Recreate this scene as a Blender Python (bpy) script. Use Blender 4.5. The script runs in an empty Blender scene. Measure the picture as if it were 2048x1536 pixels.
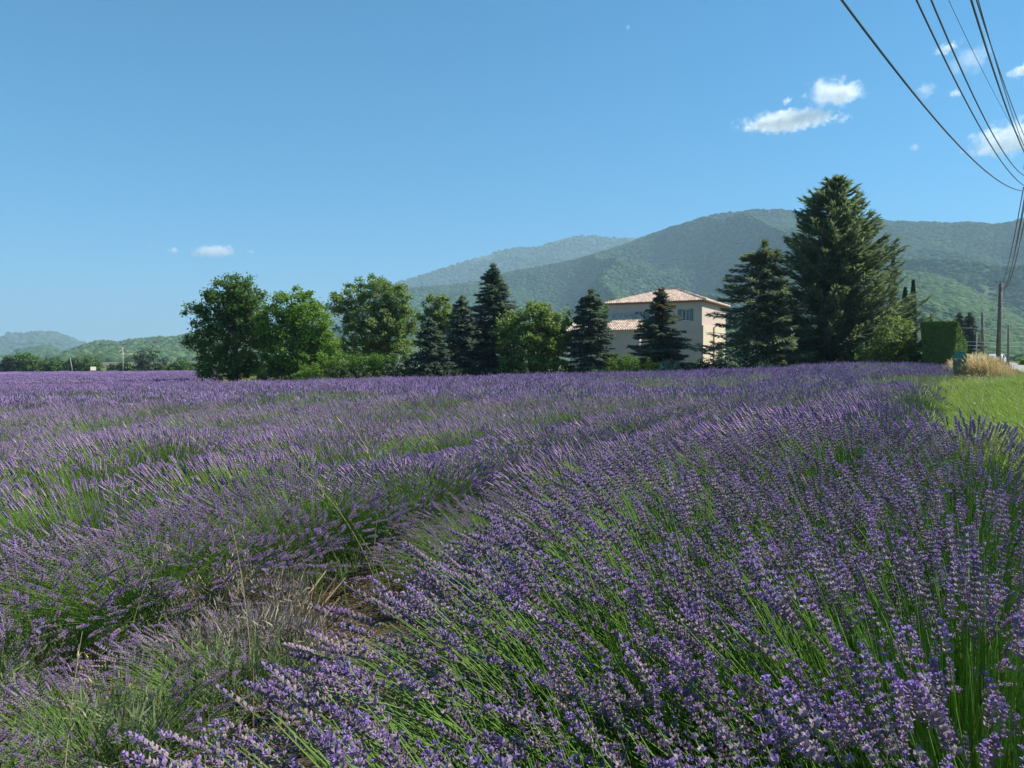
import bpy, math, random
import numpy as np
from mathutils import Vector, Matrix, noise as mnoise
random.seed(7)
RNG = np.random.default_rng(7)
rad = math.radians
sc = bpy.context.scene
COL = sc.collection

# ------------------------------------------------------------------ camera, light, exposure
cam_d = bpy.data.cameras.new('camera'); cam = bpy.data.objects.new('camera', cam_d); COL.objects.link(cam)
cam.location = (0, 0, 1.5); cam.rotation_euler = (rad(90 - 1.637), 0, 0)
cam_d.sensor_width = 36; cam_d.lens = 36 * 1540 / 2048; cam_d.clip_start = 0.05; cam_d.clip_end = 60000
sc.camera = cam
SUN_EL, SUN_AZ = 46.0, 82.0          # azimuth measured from straight ahead (+Y) to the right (+X)
w = bpy.data.worlds.new('World'); sc.world = w; w.use_nodes = True
wn = w.node_tree; bg = wn.nodes['Background']
sky = wn.nodes.new('ShaderNodeTexSky'); sky.sky_type = 'NISHITA'; sky.sun_disc = False
sky.sun_elevation = rad(SUN_EL); sky.sun_rotation = rad(SUN_AZ)
sky.altitude = 900; sky.air_density = 1.0; sky.dust_density = 0.1; sky.ozone_density = 10.0
hs = wn.nodes.new('ShaderNodeHueSaturation'); hs.inputs['Saturation'].default_value = 1.72; hs.inputs['Hue'].default_value = 0.481
wn.links.new(sky.outputs[0], hs.inputs['Color']); wn.links.new(hs.outputs[0], bg.inputs[0]); bg.inputs[1].default_value = 0.061
sl = bpy.data.lights.new('sun', 'SUN'); sun = bpy.data.objects.new('sun', sl); COL.objects.link(sun)
sl.energy = 3.6; sl.angle = rad(0.53); sl.color = (1.0, 0.94, 0.84)
sd = Vector((math.cos(rad(SUN_EL)) * math.sin(rad(SUN_AZ)), math.cos(rad(SUN_EL)) * math.cos(rad(SUN_AZ)), math.sin(rad(SUN_EL))))
sun.rotation_euler = (-sd).to_track_quat('-Z', 'Y').to_euler(); sun.location = (0, 0, 50)
vs = sc.view_settings; vs.view_transform = 'Standard'; vs.look = 'None'; vs.gamma = 1; vs.exposure = 1.28; vs.use_curve_mapping = False
cy = sc.cycles; cy.use_denoising = True; cy.denoiser = 'OPENIMAGEDENOISE'
cy.max_bounces = 12; cy.diffuse_bounces = 3; cy.glossy_bounces = 2; cy.transmission_bounces = 4; cy.volume_bounces = 10
cy.transparent_max_bounces = 16; cy.caustics_reflective = False; cy.caustics_refractive = False
cy.volume_max_steps = 256

# ------------------------------------------------------------------ materials
def mat(name, col, rough=0.7, trans=0.0, var=0.0, hue=0.0, tcol=None, noise=0.0, nscale=5.0, col2=None, bump=0.0, bscale=20.0, spec=0.3, rnd='obj', metal=0.0, weight2=0.5):
    """diffuse + translucent mix; colour varied per piece (real variation between leaves, stems, tiles) and by noise between two colours"""
    m = bpy.data.materials.new(name); m.use_nodes = True
    nt = m.node_tree; N = nt.nodes; L = nt.links
    pb = N['Principled BSDF']; out = N['Material Output']
    pb.inputs['Roughness'].default_value = rough; pb.inputs['Metallic'].default_value = metal
    pb.inputs['Specular IOR Level'].default_value = spec
    rgb = N.new('ShaderNodeRGB'); rgb.outputs[0].default_value = (*col, 1); c = rgb.outputs[0]
    tc = N.new('ShaderNodeTexCoord')
    if col2 is not None:
        nz = N.new('ShaderNodeTexNoise'); nz.inputs['Scale'].default_value = nscale; nz.inputs['Detail'].default_value = 6
        L.new(tc.outputs['Object'], nz.inputs['Vector'])
        mr = N.new('ShaderNodeMapRange'); mr.inputs[1].default_value = weight2 - .12; mr.inputs[2].default_value = weight2 + .12
        L.new(nz.outputs['Fac'], mr.inputs[0])
        mx = N.new('ShaderNodeMix'); mx.data_type = 'RGBA'; L.new(mr.outputs[0], mx.inputs[0])
        L.new(c, mx.inputs[6]); mx.inputs[7].default_value = (*col2, 1); c = mx.outputs[2]
    if var or hue:
        hs = N.new('ShaderNodeHueSaturation'); L.new(c, hs.inputs['Color'])
        if rnd == 'obj': src = N.new('ShaderNodeObjectInfo').outputs['Random']
        else: src = N.new('ShaderNodeNewGeometry').outputs['Random Per Island']
        a = N.new('ShaderNodeMapRange'); a.inputs[3].default_value = 1 - var; a.inputs[4].default_value = 1 + var; L.new(src, a.inputs[0]); L.new(a.outputs[0], hs.inputs['Value'])
        wn_ = N.new('ShaderNodeTexWhiteNoise'); wn_.noise_dimensions = '1D'; L.new(src, wn_.inputs['W'])
        b = N.new('ShaderNodeMapRange'); b.inputs[3].default_value = .5 - hue; b.inputs[4].default_value = .5 + hue; L.new(wn_.outputs[0], b.inputs[0]); L.new(b.outputs[0], hs.inputs['Hue'])
        c = hs.outputs[0]
    L.new(c, pb.inputs['Base Color'])
    if bump:
        nb = N.new('ShaderNodeTexNoise'); nb.inputs['Scale'].default_value = bscale; nb.inputs['Detail'].default_value = 8
        L.new(tc.outputs['Object'], nb.inputs['Vector'])
        bp = N.new('ShaderNodeBump'); bp.inputs['Strength'].default_value = bump; L.new(nb.outputs['Fac'], bp.inputs['Height']); L.new(bp.outputs[0], pb.inputs['Normal'])
    if trans:
        t = N.new('ShaderNodeBsdfTranslucent'); ms = N.new('ShaderNodeMixShader'); ms.inputs[0].default_value = trans
        if tcol is not None:
            mm = N.new('ShaderNodeMix'); mm.data_type = 'RGBA'; mm.blend_type = 'MULTIPLY'; mm.inputs[0].default_value = 1
            L.new(c, mm.inputs[6]); mm.inputs[7].default_value = (*tcol, 1); L.new(mm.outputs[2], t.inputs[0])
        else: L.new(c, t.inputs[0])
        L.new(pb.outputs[0], ms.inputs[1]); L.new(t.outputs[0], ms.inputs[2]); L.new(ms.outputs[0], out.inputs[0])
    return m

# ------------------------------------------------------------------ mesh helpers
class MB:
    """collects geometry; build() links it as one mesh object"""
    def __init__(s): s.v = []; s.f = []; s.m = []; s.n = 0
    def add(s, v, f, mi=0):
        v = np.asarray(v, float).reshape(-1, 3); s.v.append(v)
        for q in f: s.f.append(tuple(int(i) + s.n for i in q)); s.m.append(mi)
        s.n += len(v)
    def tube(s, pts, r, sides=6, mi=0, cap=True):
        pts = np.asarray(pts, float); k = len(pts); r = np.broadcast_to(np.asarray(r, float), (k,))
        tg = np.gradient(pts, axis=0); tg /= np.linalg.norm(tg, axis=1)[:, None] + 1e-9
        up = np.where(np.abs(tg[:, 2:3]) > .9, np.array([[1., 0, 0]]), np.array([[0, 0, 1.]]))
        a = np.cross(tg, up); a /= np.linalg.norm(a, axis=1)[:, None] + 1e-9; b = np.cross(tg, a)
        an = np.arange(sides) * 2 * math.pi / sides
        V = pts[:, None, :] + r[:, None, None] * (np.cos(an)[None, :, None] * a[:, None, :] + np.sin(an)[None, :, None] * b[:, None, :])
        F = [(i * sides + j, i * sides + (j + 1) % sides, (i + 1) * sides + (j + 1) % sides, (i + 1) * sides + j) for i in range(k - 1) for j in range(sides)]
        if cap: F += [tuple(range(sides))[::-1], tuple((k - 1) * sides + j for j in range(sides))]
        s.add(V.reshape(-1, 3), F, mi)
    def box(s, c, size, mi=0, rot=0, taper=1.0):
        x, y, z = [q / 2 for q in size]
        V = np.array([[sx * x * (taper if sz > 0 else 1), sy * y * (taper if sz > 0 else 1), sz * z] for sz in (-1, 1) for sy in (-1, 1) for sx in (-1, 1)])
        cr, sr = math.cos(rot), math.sin(rot)
        V = V @ np.array([[cr, sr, 0], [-sr, cr, 0], [0, 0, 1]]) + np.array(c)
        s.add(V, [(0, 2, 3, 1), (4, 5, 7, 6), (0, 1, 5, 4), (2, 6, 7, 3), (0, 4, 6, 2), (1, 3, 7, 5)], mi)
    def build(s, name, mats, parent=None, smooth=False, link=True):
        me = bpy.data.meshes.new(name)
        V = np.concatenate(s.v) if s.v else np.zeros((0, 3))
        me.from_pydata(V.tolist(), [], s.f)
        for m in (mats if isinstance(mats, (list, tuple)) else [mats]): me.materials.append(m)
        if len(me.polygons):
            me.polygons.foreach_set('material_index', s.m)
            if smooth: me.polygons.foreach_set('use_smooth', [True] * len(me.polygons))
        me.update()
        o = bpy.data.objects.new(name, me)
        if link: COL.objects.link(o)
        if parent is not None: o.parent = parent
        return o

def quads_mesh(name, V, mats, parent=None, mi=None, link=True, n=4):
    """V: (k, n, 3) separate polygons -> one mesh, fast"""
    V = np.asarray(V, np.float32); k = len(V)
    me = bpy.data.meshes.new(name)
    me.vertices.add(k * n); me.vertices.foreach_set('co', V.reshape(-1))
    me.loops.add(k * n); me.loops.foreach_set('vertex_index', np.arange(k * n, dtype=np.int32))
    me.polygons.add(k); me.polygons.foreach_set('loop_start', np.arange(0, k * n, n, dtype=np.int32))
    for m in (mats if isinstance(mats, (list, tuple)) else [mats]): me.materials.append(m)
    if mi is not None: me.polygons.foreach_set('material_index', np.asarray(mi, np.int32))
    me.update(calc_edges=True); me.validate()
    o = bpy.data.objects.new(name, me)
    if link: COL.objects.link(o)
    if parent is not None: o.parent = parent
    return o

def grid_mesh(name, P, mat_, smooth=True):
    """P: (a, b, 3) grid of points"""
    a, b = P.shape[:2]
    idx = np.arange(a * b).reshape(a, b)
    q = np.stack([idx[:-1, :-1], idx[:-1, 1:], idx[1:, 1:], idx[1:, :-1]], -1).reshape(-1, 4)
    me = bpy.data.meshes.new(name)
    me.vertices.add(a * b); me.vertices.foreach_set('co', P.astype(np.float32).reshape(-1))
    me.loops.add(q.size); me.loops.foreach_set('vertex_index', q.astype(np.int32).reshape(-1))
    me.polygons.add(len(q)); me.polygons.foreach_set('loop_start', np.arange(0, q.size, 4, dtype=np.int32))
    if smooth: me.polygons.foreach_set('use_smooth', np.ones(len(q), bool))
    me.materials.append(mat_); me.update(calc_edges=True)
    o = bpy.data.objects.new(name, me); COL.objects.link(o); return o

def tag(o, label=None, cat=None, group=None, kind=None):
    if label: o['label'] = label
    if cat: o['category'] = cat
    if group: o['group'] = group
    if kind: o['kind'] = kind
    return o
def empty(name, loc, label=None, cat=None, group=None, rz=0):
    o = bpy.data.objects.new(name, None); COL.objects.link(o); o.location = loc; o.rotation_euler = (0, 0, rz); o.empty_display_size = .2
    return tag(o, label, cat, group)

def unit(v): return v / (np.linalg.norm(v, axis=-1, keepdims=True) + 1e-9)
def rand_unit(n, rng=RNG): return unit(rng.normal(size=(n, 3)))

# value noise on numpy arrays
_perm = np.random.default_rng(3).random((256, 256))
def vnoise(x, y):
    xi = np.floor(x).astype(int); yi = np.floor(y).astype(int); fx = x - xi; fy = y - yi
    fx = fx * fx * (3 - 2 * fx); fy = fy * fy * (3 - 2 * fy)
    g = lambda a, b: _perm[a % 256, b % 256]
    return (g(xi, yi) * (1 - fx) * (1 - fy) + g(xi + 1, yi) * fx * (1 - fy) + g(xi, yi + 1) * (1 - fx) * fy + g(xi + 1, yi + 1) * fx * fy)
def fbm(x, y, o=4):
    s = 0; a = .5
    for i in range(o): s = s + a * vnoise(x * 2 ** i + 17 * i, y * 2 ** i + 31 * i); a *= .5
    return s

# ------------------------------------------------------------------ scattering by geometry nodes (for what nobody could count)
def scatter(name, protos, P, E, S, I, label, mats=None):
    """instances protos[I] at P with euler E and scale S"""
    pc = bpy.data.collections.new(name + '_shapes')
    for k, o in enumerate(protos):
        o.name = 'shape_%02d' % k if False else o.name
        pc.objects.link(o)
    names = sorted(range(len(protos)), key=lambda i: protos[i].name)   # collection children come sorted by name
    remap = np.zeros(len(protos), int)
    for pos, i in enumerate(names): remap[i] = pos
    me = bpy.data.meshes.new(name); n = len(P)
    me.vertices.add(n); me.vertices.foreach_set('co', np.asarray(P, np.float32).reshape(-1))
    a = me.attributes.new('turn', 'FLOAT_VECTOR', 'POINT'); a.data.foreach_set('vector', np.asarray(E, np.float32).reshape(-1))
    S = np.asarray(S, np.float32); S = np.repeat(S[:, None], 3, 1) if S.ndim == 1 else S
    a = me.attributes.new('size', 'FLOAT_VECTOR', 'POINT'); a.data.foreach_set('vector', S.reshape(-1))
    a = me.attributes.new('which', 'INT', 'POINT'); a.data.foreach_set('value', remap[np.asarray(I, int)].astype(np.int32))
    o = bpy.data.objects.new(name, me); COL.objects.link(o)
    ng = bpy.data.node_groups.new(name, 'GeometryNodeTree')
    ng.interface.new_socket('Geometry', in_out='INPUT', socket_type='NodeSocketGeometry')
    ng.interface.new_socket('Geometry', in_out='OUTPUT', socket_type='NodeSocketGeometry')
    N = ng.nodes; L = ng.links
    gi = N.new('NodeGroupInput'); go = N.new('NodeGroupOutput')
    ci = N.new('GeometryNodeCollectionInfo'); ci.inputs['Collection'].default_value = pc
    ci.inputs['Separate Children'].default_value = True; ci.inputs['Reset Children'].default_value = True
    ip = N.new('GeometryNodeInstanceOnPoints'); ip.inputs['Pick Instance'].default_value = True
    L.new(gi.outputs[0], ip.inputs['Points']); L.new(ci.outputs[0], ip.inputs['Instance'])
    for nm, ty, sk in (('turn', 'FLOAT_VECTOR', 'Rotation'), ('size', 'FLOAT_VECTOR', 'Scale'), ('which', 'INT', 'Instance Index')):
        na = N.new('GeometryNodeInputNamedAttribute'); na.data_type = ty; na.inputs['Name'].default_value = nm
        L.new(na.outputs['Attribute'], ip.inputs[sk])
    L.new(ip.outputs[0], go.inputs[0])
    md = o.modifiers.new('scatter', 'NODES'); md.node_group = ng
    return tag(o, label, kind='stuff')

# ------------------------------------------------------------------ the lie of the land
DX, DY = .495, .869                      # direction of the road and of the lavender rows
def u_of(x, y): return x * DY - y * DX - .087        # metres to the right of the field edge
def t_of(x, y): return x * DX + y * DY
def xy(u, t): u = u + .087; return u * DY + t * DX, -u * DX + t * DY
def ground(x, y):
    x = np.asarray(x, float); y = np.asarray(y, float)
    u = u_of(x, y)
    L = np.interp(u, [-3000, -400, -187, -100, -40, -20, -5, 400, 4000], [-4, -3, -1.75, -1.1, -.5, -.22, 0, 0, 0])
    wq = np.clip((u + 42) / 36, 0, 1); wq = wq * wq * (3 - 2 * wq)
    R = .0098 * np.clip(y, 0, 150) * wq
    hump = .3 * np.exp(-((u + 3.5) / 4.5) ** 2) * np.clip((y - 22) / 15, 0, 1) * np.clip((75 - y) / 20, 0, 1)
    verge = .14 * np.exp(-((u - 2.4) / 1.3) ** 2) * np.clip((y - 16) / 10, 0, 1) * np.clip((60 - y) / 15, 0, 1)
    s_ = np.clip((u + 3.1) / 2.0, 0, 1); near = (.30 * s_ * s_ * (3 - 2 * s_) - .08) * np.clip((13 - y) / 8, 0, 1) * np.clip((y + 12) / 8, 0, 1) * np.clip((8 - u) / 4, 0, 1) * np.clip((u + 30) / 15, 0, 1)
    fine = (fbm(x * .6, y * .6) - .5) * .12 * (np.hypot(x, y) < 120)
    return L + R + hump + verge + near + fine
def gz(x, y): return float(ground(x, y))

# soil / ground material: earth close to the rows, grass outside the field
m_soil = mat('soil', (.075, .055, .04), rough=.95, col2=(.12, .09, .06), nscale=1.2, bump=.6, bscale=14, spec=.1)
m_meadow = mat('meadow', (.10, .13, .035), rough=.95, col2=(.16, .15, .055), nscale=.25, bump=.5, bscale=3, spec=.05)
m_asphalt = mat('asphalt', (.30, .285, .255), rough=.9, col2=(.35, .33, .30), nscale=1.5, bump=.2, bscale=60, spec=.2)

def radial_patch(name, m, rs, angs, dz=0.0):
    R_, A_ = np.meshgrid(rs, angs, indexing='ij')
    X = R_ * np.sin(A_); Y = R_ * np.cos(A_)
    o = grid_mesh(name, np.stack([X, Y, ground(X, Y) + dz], -1), m); o['kind'] = 'structure'; return o
rs = np.concatenate([[0.01], np.geomspace(.3, 11500, 320)])
radial_patch('ground', m_meadow, rs, np.linspace(-math.pi, math.pi, 361), -.012)
# the tilled soil of the field, a sheet a little above the ground
uu = np.concatenate([np.linspace(-260, -42, 90), np.linspace(-40, .9, 110)]); tt = np.concatenate([np.linspace(-4, 60, 150), np.linspace(61, 260, 90)])
U_, T_ = np.meshgrid(uu, tt, indexing='ij'); X_, Y_ = xy(U_, T_)
fld = grid_mesh('field_soil', np.stack([X_, Y_, ground(X_, Y_)], -1), m_soil); fld['kind'] = 'structure'
# drop soil faces that lie in the garden or past the field's far edge
import bmesh
bm = bmesh.new(); bm.from_mesh(fld.data)
kill = []
for f in bm.faces:
    c = f.calc_center_median()
    if (c.y > 50.5 and c.x > -.388 * c.y - .3) or c.y > 207 or c.y < -4: kill.append(f)
bmesh.ops.delete(bm, geom=kill, context='FACES'); bm.to_mesh(fld.data); bm.free()

# the road, on the right, parallel to the field edge
tr = np.linspace(-10, 420, 200); ur = np.linspace(3.3, 9.3, 9)
U_, T_ = np.meshgrid(ur, tr, indexing='ij'); X_, Y_ = xy(U_, T_)
zr = .0098 * np.clip(Y_, 0, 150) + .06 + .02 * (1 - ((U_ - 6.3) / 3) ** 2)
grid_mesh('road', np.stack([X_, Y_, np.maximum(zr, ground(X_, Y_) + .03)], -1), m_asphalt)['kind'] = 'structure'
m_paint = mat('road_paint', (.7, .7, .68), rough=.7, col2=(.5, .5, .48), nscale=8)
mb = MB()
for u0 in (3.6, 9.0):
    for k in range(80):
        t0 = k * 5.0
        pts = []
        for (uu_, t_) in ((u0, t0), (u0 + .1, t0), (u0 + .1, t0 + 5), (u0, t0 + 5)):
            x, y = xy(uu_, t_); z = max(.0098 * min(max(y, 0), 150) + .06 + .02 * (1 - ((uu_ - 6.3) / 3) ** 2), gz(x, y) + .03) + .006
            pts.append((x, y, z))
        mb.add(pts, [(0, 1, 2, 3)])
o = mb.build('road_edge_line', m_paint); o['kind'] = 'structure'
#@@HILLS
# ------------------------------------------------------------------ hills: ridge lines with real distances, covered by forest crowns
m_hill = mat('hill_slope', (.06, .10, .04), rough=.95, col2=(.11, .135, .065), nscale=.006, spec=0, bump=0)
m_rock = mat('hill_rocky', (.075, .085, .045), rough=.95, col2=(.17, .15, .11), nscale=.0045, spec=0, weight2=.56)
m_crown = mat('hill_tree_crowns', (.050, .095, .038), rough=.9, var=.5, hue=.02, spec=0)
m_crown2 = mat('hill_scrub_crowns', (.065, .11, .045), rough=.9, var=.5, hue=.02, spec=0)
F_ = 1540.0
def blob(name, m, seed, sub=1):
    bmm = bmesh.new(); bmesh.ops.create_icosphere(bmm, subdivisions=sub, radius=1)
    for v in bmm.verts:
        v.co *= 1 + .35 * (mnoise.noise(v.co * 1.7 + Vector((seed * 7, 0, 0))))
        v.co.z *= .9
    me = bpy.data.meshes.new(name); bmm.to_mesh(me); bmm.free(); me.materials.append(m)
    for p in me.polygons: p.use_smooth = True
    return bpy.data.objects.new(name, me)

def ridge(name, prof, R0, R, m, seed, gully=.10, gfreq=1.0, n_trees=0, tree=(5, 9), cols=420, rows=90, curve=1.15, skip=None, label=None, crown=None, bald=0.0):
    px = np.array([p[0] for p in prof], float); py = np.array([p[1] for p in prof], float)
    xs = np.linspace(px[0], px[-1], cols)
    az = np.arctan((xs - 1024) / F_)
    Rr = np.interp(xs, px, R) if not np.isscalar(R) else np.full(cols, float(R))
    top = (724 - np.interp(xs, px, py)) / F_ * np.cos(az) * Rr + 1.5
    # soften the corners of the polyline
    ker = np.ones(9) / 9; top_s = np.convolve(np.pad(top, 4, 'edge'), ker, 'valid')
    top_s = top_s + (fbm(xs * .05 + seed, xs * 0 + seed) - .47) * .008 * Rr * .5
    vv = np.concatenate([np.linspace(0, 1, rows), np.linspace(1.03, 1.5, 14)])
    def surf(c, v):          # c: fractional column 0..cols-1, v: 0 foot .. 1 crest .. 1.5 behind
        a = np.interp(c, np.arange(cols), az); rr = np.interp(c, np.arange(cols), Rr); tp = np.interp(c, np.arange(cols), top_s)
        r = (R0 + (rr - R0) * v)
        x = r * np.sin(a); y = r * np.cos(a)
        vf = np.clip(v, 0, 1)
        base = tp * np.where(v <= 1, vf ** curve, 1 - .9 * (v - 1) * 1.2)
        g1 = 1 - np.abs(2 * fbm(x / 520 * gfreq + seed * 3.1, y / 900 * gfreq, 3) - 1) * 2.2     # ribs and gullies running down the slope
        g2 = fbm(x / 170 * gfreq + 9 + seed, y / 260 * gfreq, 4) - .47
        amp = np.sin(np.clip(v, 0, 1) * math.pi) ** .7
        z = base + tp * amp * (gully * (g1 - .55) + gully * .7 * g2)
        z = np.minimum(z, tp * np.clip(.15 + vf * 1.0, 0, 1.0) + 0 * z) if False else z
        # keep everything in front of the crest below the line of sight to the crest
        lim = 1.5 + (tp - 1.5) * (r / rr) - 1.0
        z = np.where((v < .995), np.minimum(z, lim), z)
        return x, y, z - 4 * (v < .03)
    surf.frac = lambda p: np.interp(p, xs, np.arange(cols))
    ridge.surf = surf
    C, V = np.meshgrid(np.arange(cols), vv, indexing='ij')
    x, y, z = surf(C, V)
    o = grid_mesh(name, np.stack([x, y, z], -1), m); o['kind'] = 'structure'
    if n_trees:
        rg = np.random.default_rng(seed)
        c = rg.uniform(0, cols - 1, n_trees * 3); v = rg.uniform(.03, 1.02, n_trees * 3) ** .75
        x, y, z = surf(c, v)
        keep = fbm(x / 130, y / 130) + rg.uniform(-.12, .12, len(x)) > .33 + bald
        if skip is not None: keep &= ~skip(np.interp(c, np.arange(cols), xs), v)
        idx = np.where(keep)[0][:n_trees]
        x, y, z = x[idx], y[idx], z[idx]; n = len(x)
        s = rg.uniform(tree[0], tree[1], n)
        E = np.zeros((n, 3)); E[:, 2] = rg.uniform(0, 6.28, n)
        S = np.stack([s, s, s * rg.uniform(.7, 1.05, n)], 1)
        protos = [blob('tree_crown', crown or m_crown, seed * 5 + k, 2 if k < 0 else 1) for k in range(4)]
        scatter('forest', protos, np.stack([x, y, z + s * .15], 1), E, S, rg.integers(0, 4, n), label)
    return o

ridge('mountain', [(150, 712), (300, 700), (500, 665), (600, 640), (660, 618), (740, 590), (810, 563), (860, 547), (930, 525), (980, 508), (1020, 499), (1055, 497), (1075, 499), (1120, 478), (1145, 474), (1180, 473), (1250, 477), (1290, 480), (1400, 478), (1600, 490), (1900, 500)],
      3000, 4600, m_hill, 1, gully=.16, n_trees=16000, tree=(9, 15), label='unbroken forest on the far blue mountain left of the house')
ridge('mountain', [(640, 690), (740, 606), (823, 579), (942, 567), (1024, 545), (1100, 532), (1146, 524), (1196, 509), (1237, 496), (1277, 480), (1300, 472), (1350, 455), (1400, 440), (1450, 428), (1500, 420), (1550, 421), (1590, 428), (1650, 440), (1770, 446), (1800, 446), (1850, 449), (1900, 450), (1945, 449), (1965, 451), (1982, 455), (2003, 451), (2030, 443), (2048, 440), (2130, 425), (2250, 410), (2500, 430)],
      1150, 2600, m_hill, 2, gully=.36, cols=520, rows=120, bald=-.1, n_trees=75000, tree=(4, 7.5), label='green oak forest covering the broad mountain behind the house and cedars')
ridge('mountain_spur', [(1690, 700), (1780, 672), (1850, 640), (1900, 608), (1945, 580), (1972, 562), (2010, 556), (2048, 552), (2150, 520), (2300, 490), (2500, 480)],
      1050, 1900, m_hill, 5, gully=.34, cols=260, rows=80, n_trees=9000, tree=(4.5, 8), label='forest on the steep shaded spur behind the utility poles')
ridge('mountain_spur', [(1350, 700), (1500, 640), (1650, 580), (1750, 552), (1826, 546), (1878, 556), (1938, 581), (1989, 610), (2048, 646), (2150, 690), (2260, 722)],
      520, 1350, m_hill, 4, gully=.16, cols=300, rows=90, bald=-.12, n_trees=21000, tree=(3.4, 6.2), crown=m_crown2, label='sunlit scrub forest on the near spur sloping down behind the clipped hedge')
ridge('mountain', [(-500, 690), (-100, 682), (0, 672), (30, 670), (60, 667.5), (105, 665), (112, 667), (125, 670), (137, 677), (160, 685), (190, 689), (240, 692), (350, 700), (600, 715)],
      3200, 5200, m_rock, 6, gully=.22, gfreq=.5, n_trees=5000, tree=(12, 20), bald=.12, label='scattered woodland on the flat topped bare hill at far left')
ridge('hill', [(-60, 724), (20, 716), (60, 700), (80, 697), (95, 697), (110, 701), (130, 709), (170, 716), (230, 722)],
      1500, 2300, m_hill, 8, gully=.05, cols=120, rows=40, n_trees=2600, tree=(8, 12), label='dark wood on the low rounded hill at far left')
ridge('hill', [(110, 724), (130, 712), (150, 703), (180, 693), (210, 688), (250, 688), (300, 681), (340, 679), (380, 672), (450, 664), (520, 660), (600, 668), (700, 690), (820, 715)],
      800, 1500, m_rock, 9, gully=.08, cols=220, rows=60, n_trees=8000, tree=(4.5, 8), bald=.03, label='wood and scrub on the green hill behind the left field hedge', crown=m_crown2)
village_surf = ridge.surf
#@@HAZE
# ------------------------------------------------------------------ the air
mb = MB(); mb.box((0, 0, 445), (24200, 24200, 920))
m_haze = bpy.data.materials.new('haze'); m_haze.use_nodes = True
nt = m_haze.node_tree; nt.nodes.remove(nt.nodes['Principled BSDF'])
pv = nt.nodes.new('ShaderNodeVolumePrincipled'); pv.inputs['Color'].default_value = (.50, .70, .88, 1); pv.inputs['Density'].default_value = 1.8e-4; pv.inputs['Anisotropy'].default_value = .1
nt.links.new(pv.outputs[0], nt.nodes['Material Output'].inputs['Volume'])
hz = mb.build('haze', m_haze); tag(hz, 'thin blue summer haze over the valley', kind='stuff')
#@@CLOUDS
def cloud(cx, cy_, hw, hh, dist, seed, label, dens=1.0, tilt=0.0, thin=0.0):
    az = math.atan((cx - 1024) / F_); h = dist * math.cos(az) * (724 - cy_) / F_ + 1.5
    sx = hw / F_ * dist * 1.0; sz = hh / F_ * dist
    bmm = bmesh.new(); bmesh.ops.create_icosphere(bmm, subdivisions=3, radius=1)
    me = bpy.data.meshes.new('cloud'); bmm.to_mesh(me); bmm.free()
    o = bpy.data.objects.new('cloud', me); COL.objects.link(o)
    o.location = (dist * math.sin(az), dist * math.cos(az), h); o.scale = (sx * 1.35, sx * .9, sz * 1.5); o.rotation_euler = (0, tilt, -az)
    m = bpy.data.materials.new('cloud_vapour'); m.use_nodes = True; nt = m.node_tree; N = nt.nodes; L = nt.links
    N.remove(N['Principled BSDF'])
    tc = N.new('ShaderNodeTexCoord')
    mp = N.new('ShaderNodeMapping'); L.new(tc.outputs['Object'], mp.inputs[0]); mp.inputs['Location'].default_value = (seed * 3.7, seed, 0)
    asp = max(1.0, sx / max(sz, 1)); mp.inputs['Scale'].default_value = (asp, asp, 1.2)
    nz = N.new('ShaderNodeTexNoise'); nz.inputs['Scale'].default_value = 1.25; nz.inputs['Detail'].default_value = 9; nz.inputs['Roughness'].default_value = .68; L.new(mp.outputs[0], nz.inputs['Vector'])
    ln = N.new('ShaderNodeVectorMath'); ln.operation = 'LENGTH'; L.new(tc.outputs['Object'], ln.inputs[0])
    a = N.new('ShaderNodeMath'); a.operation = 'MULTIPLY_ADD'; L.new(nz.outputs['Fac'], a.inputs[0]); a.inputs[1].default_value = 2.6; a.inputs[2].default_value = -.72 - thin
    b = N.new('ShaderNodeMath'); b.operation = 'SUBTRACT'; L.new(a.outputs[0], b.inputs[0]); L.new(ln.outputs['Value'], b.inputs[1])
    c = N.new('ShaderNodeMapRange'); c.inputs[1].default_value = 0; c.inputs[2].default_value = .45; c.inputs[3].default_value = 0; c.inputs[4].default_value = dens * 5.0 / (sz * 2)
    L.new(b.outputs[0], c.inputs[0])
    v = N.new('ShaderNodeVolumeScatter'); v.inputs['Color'].default_value = (1, 1, 1, 1); v.inputs['Anisotropy'].default_value = .2
    L.new(c.outputs[0], v.inputs['Density']); L.new(v.outputs[0], N['Material Output'].inputs['Volume'])
    me.materials.append(m); m.cycles.volume_step_rate = .6 if hasattr(m.cycles, 'volume_step_rate') else 1
    return tag(o, label, 'cloud', 'small white clouds in the blue sky')
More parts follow.
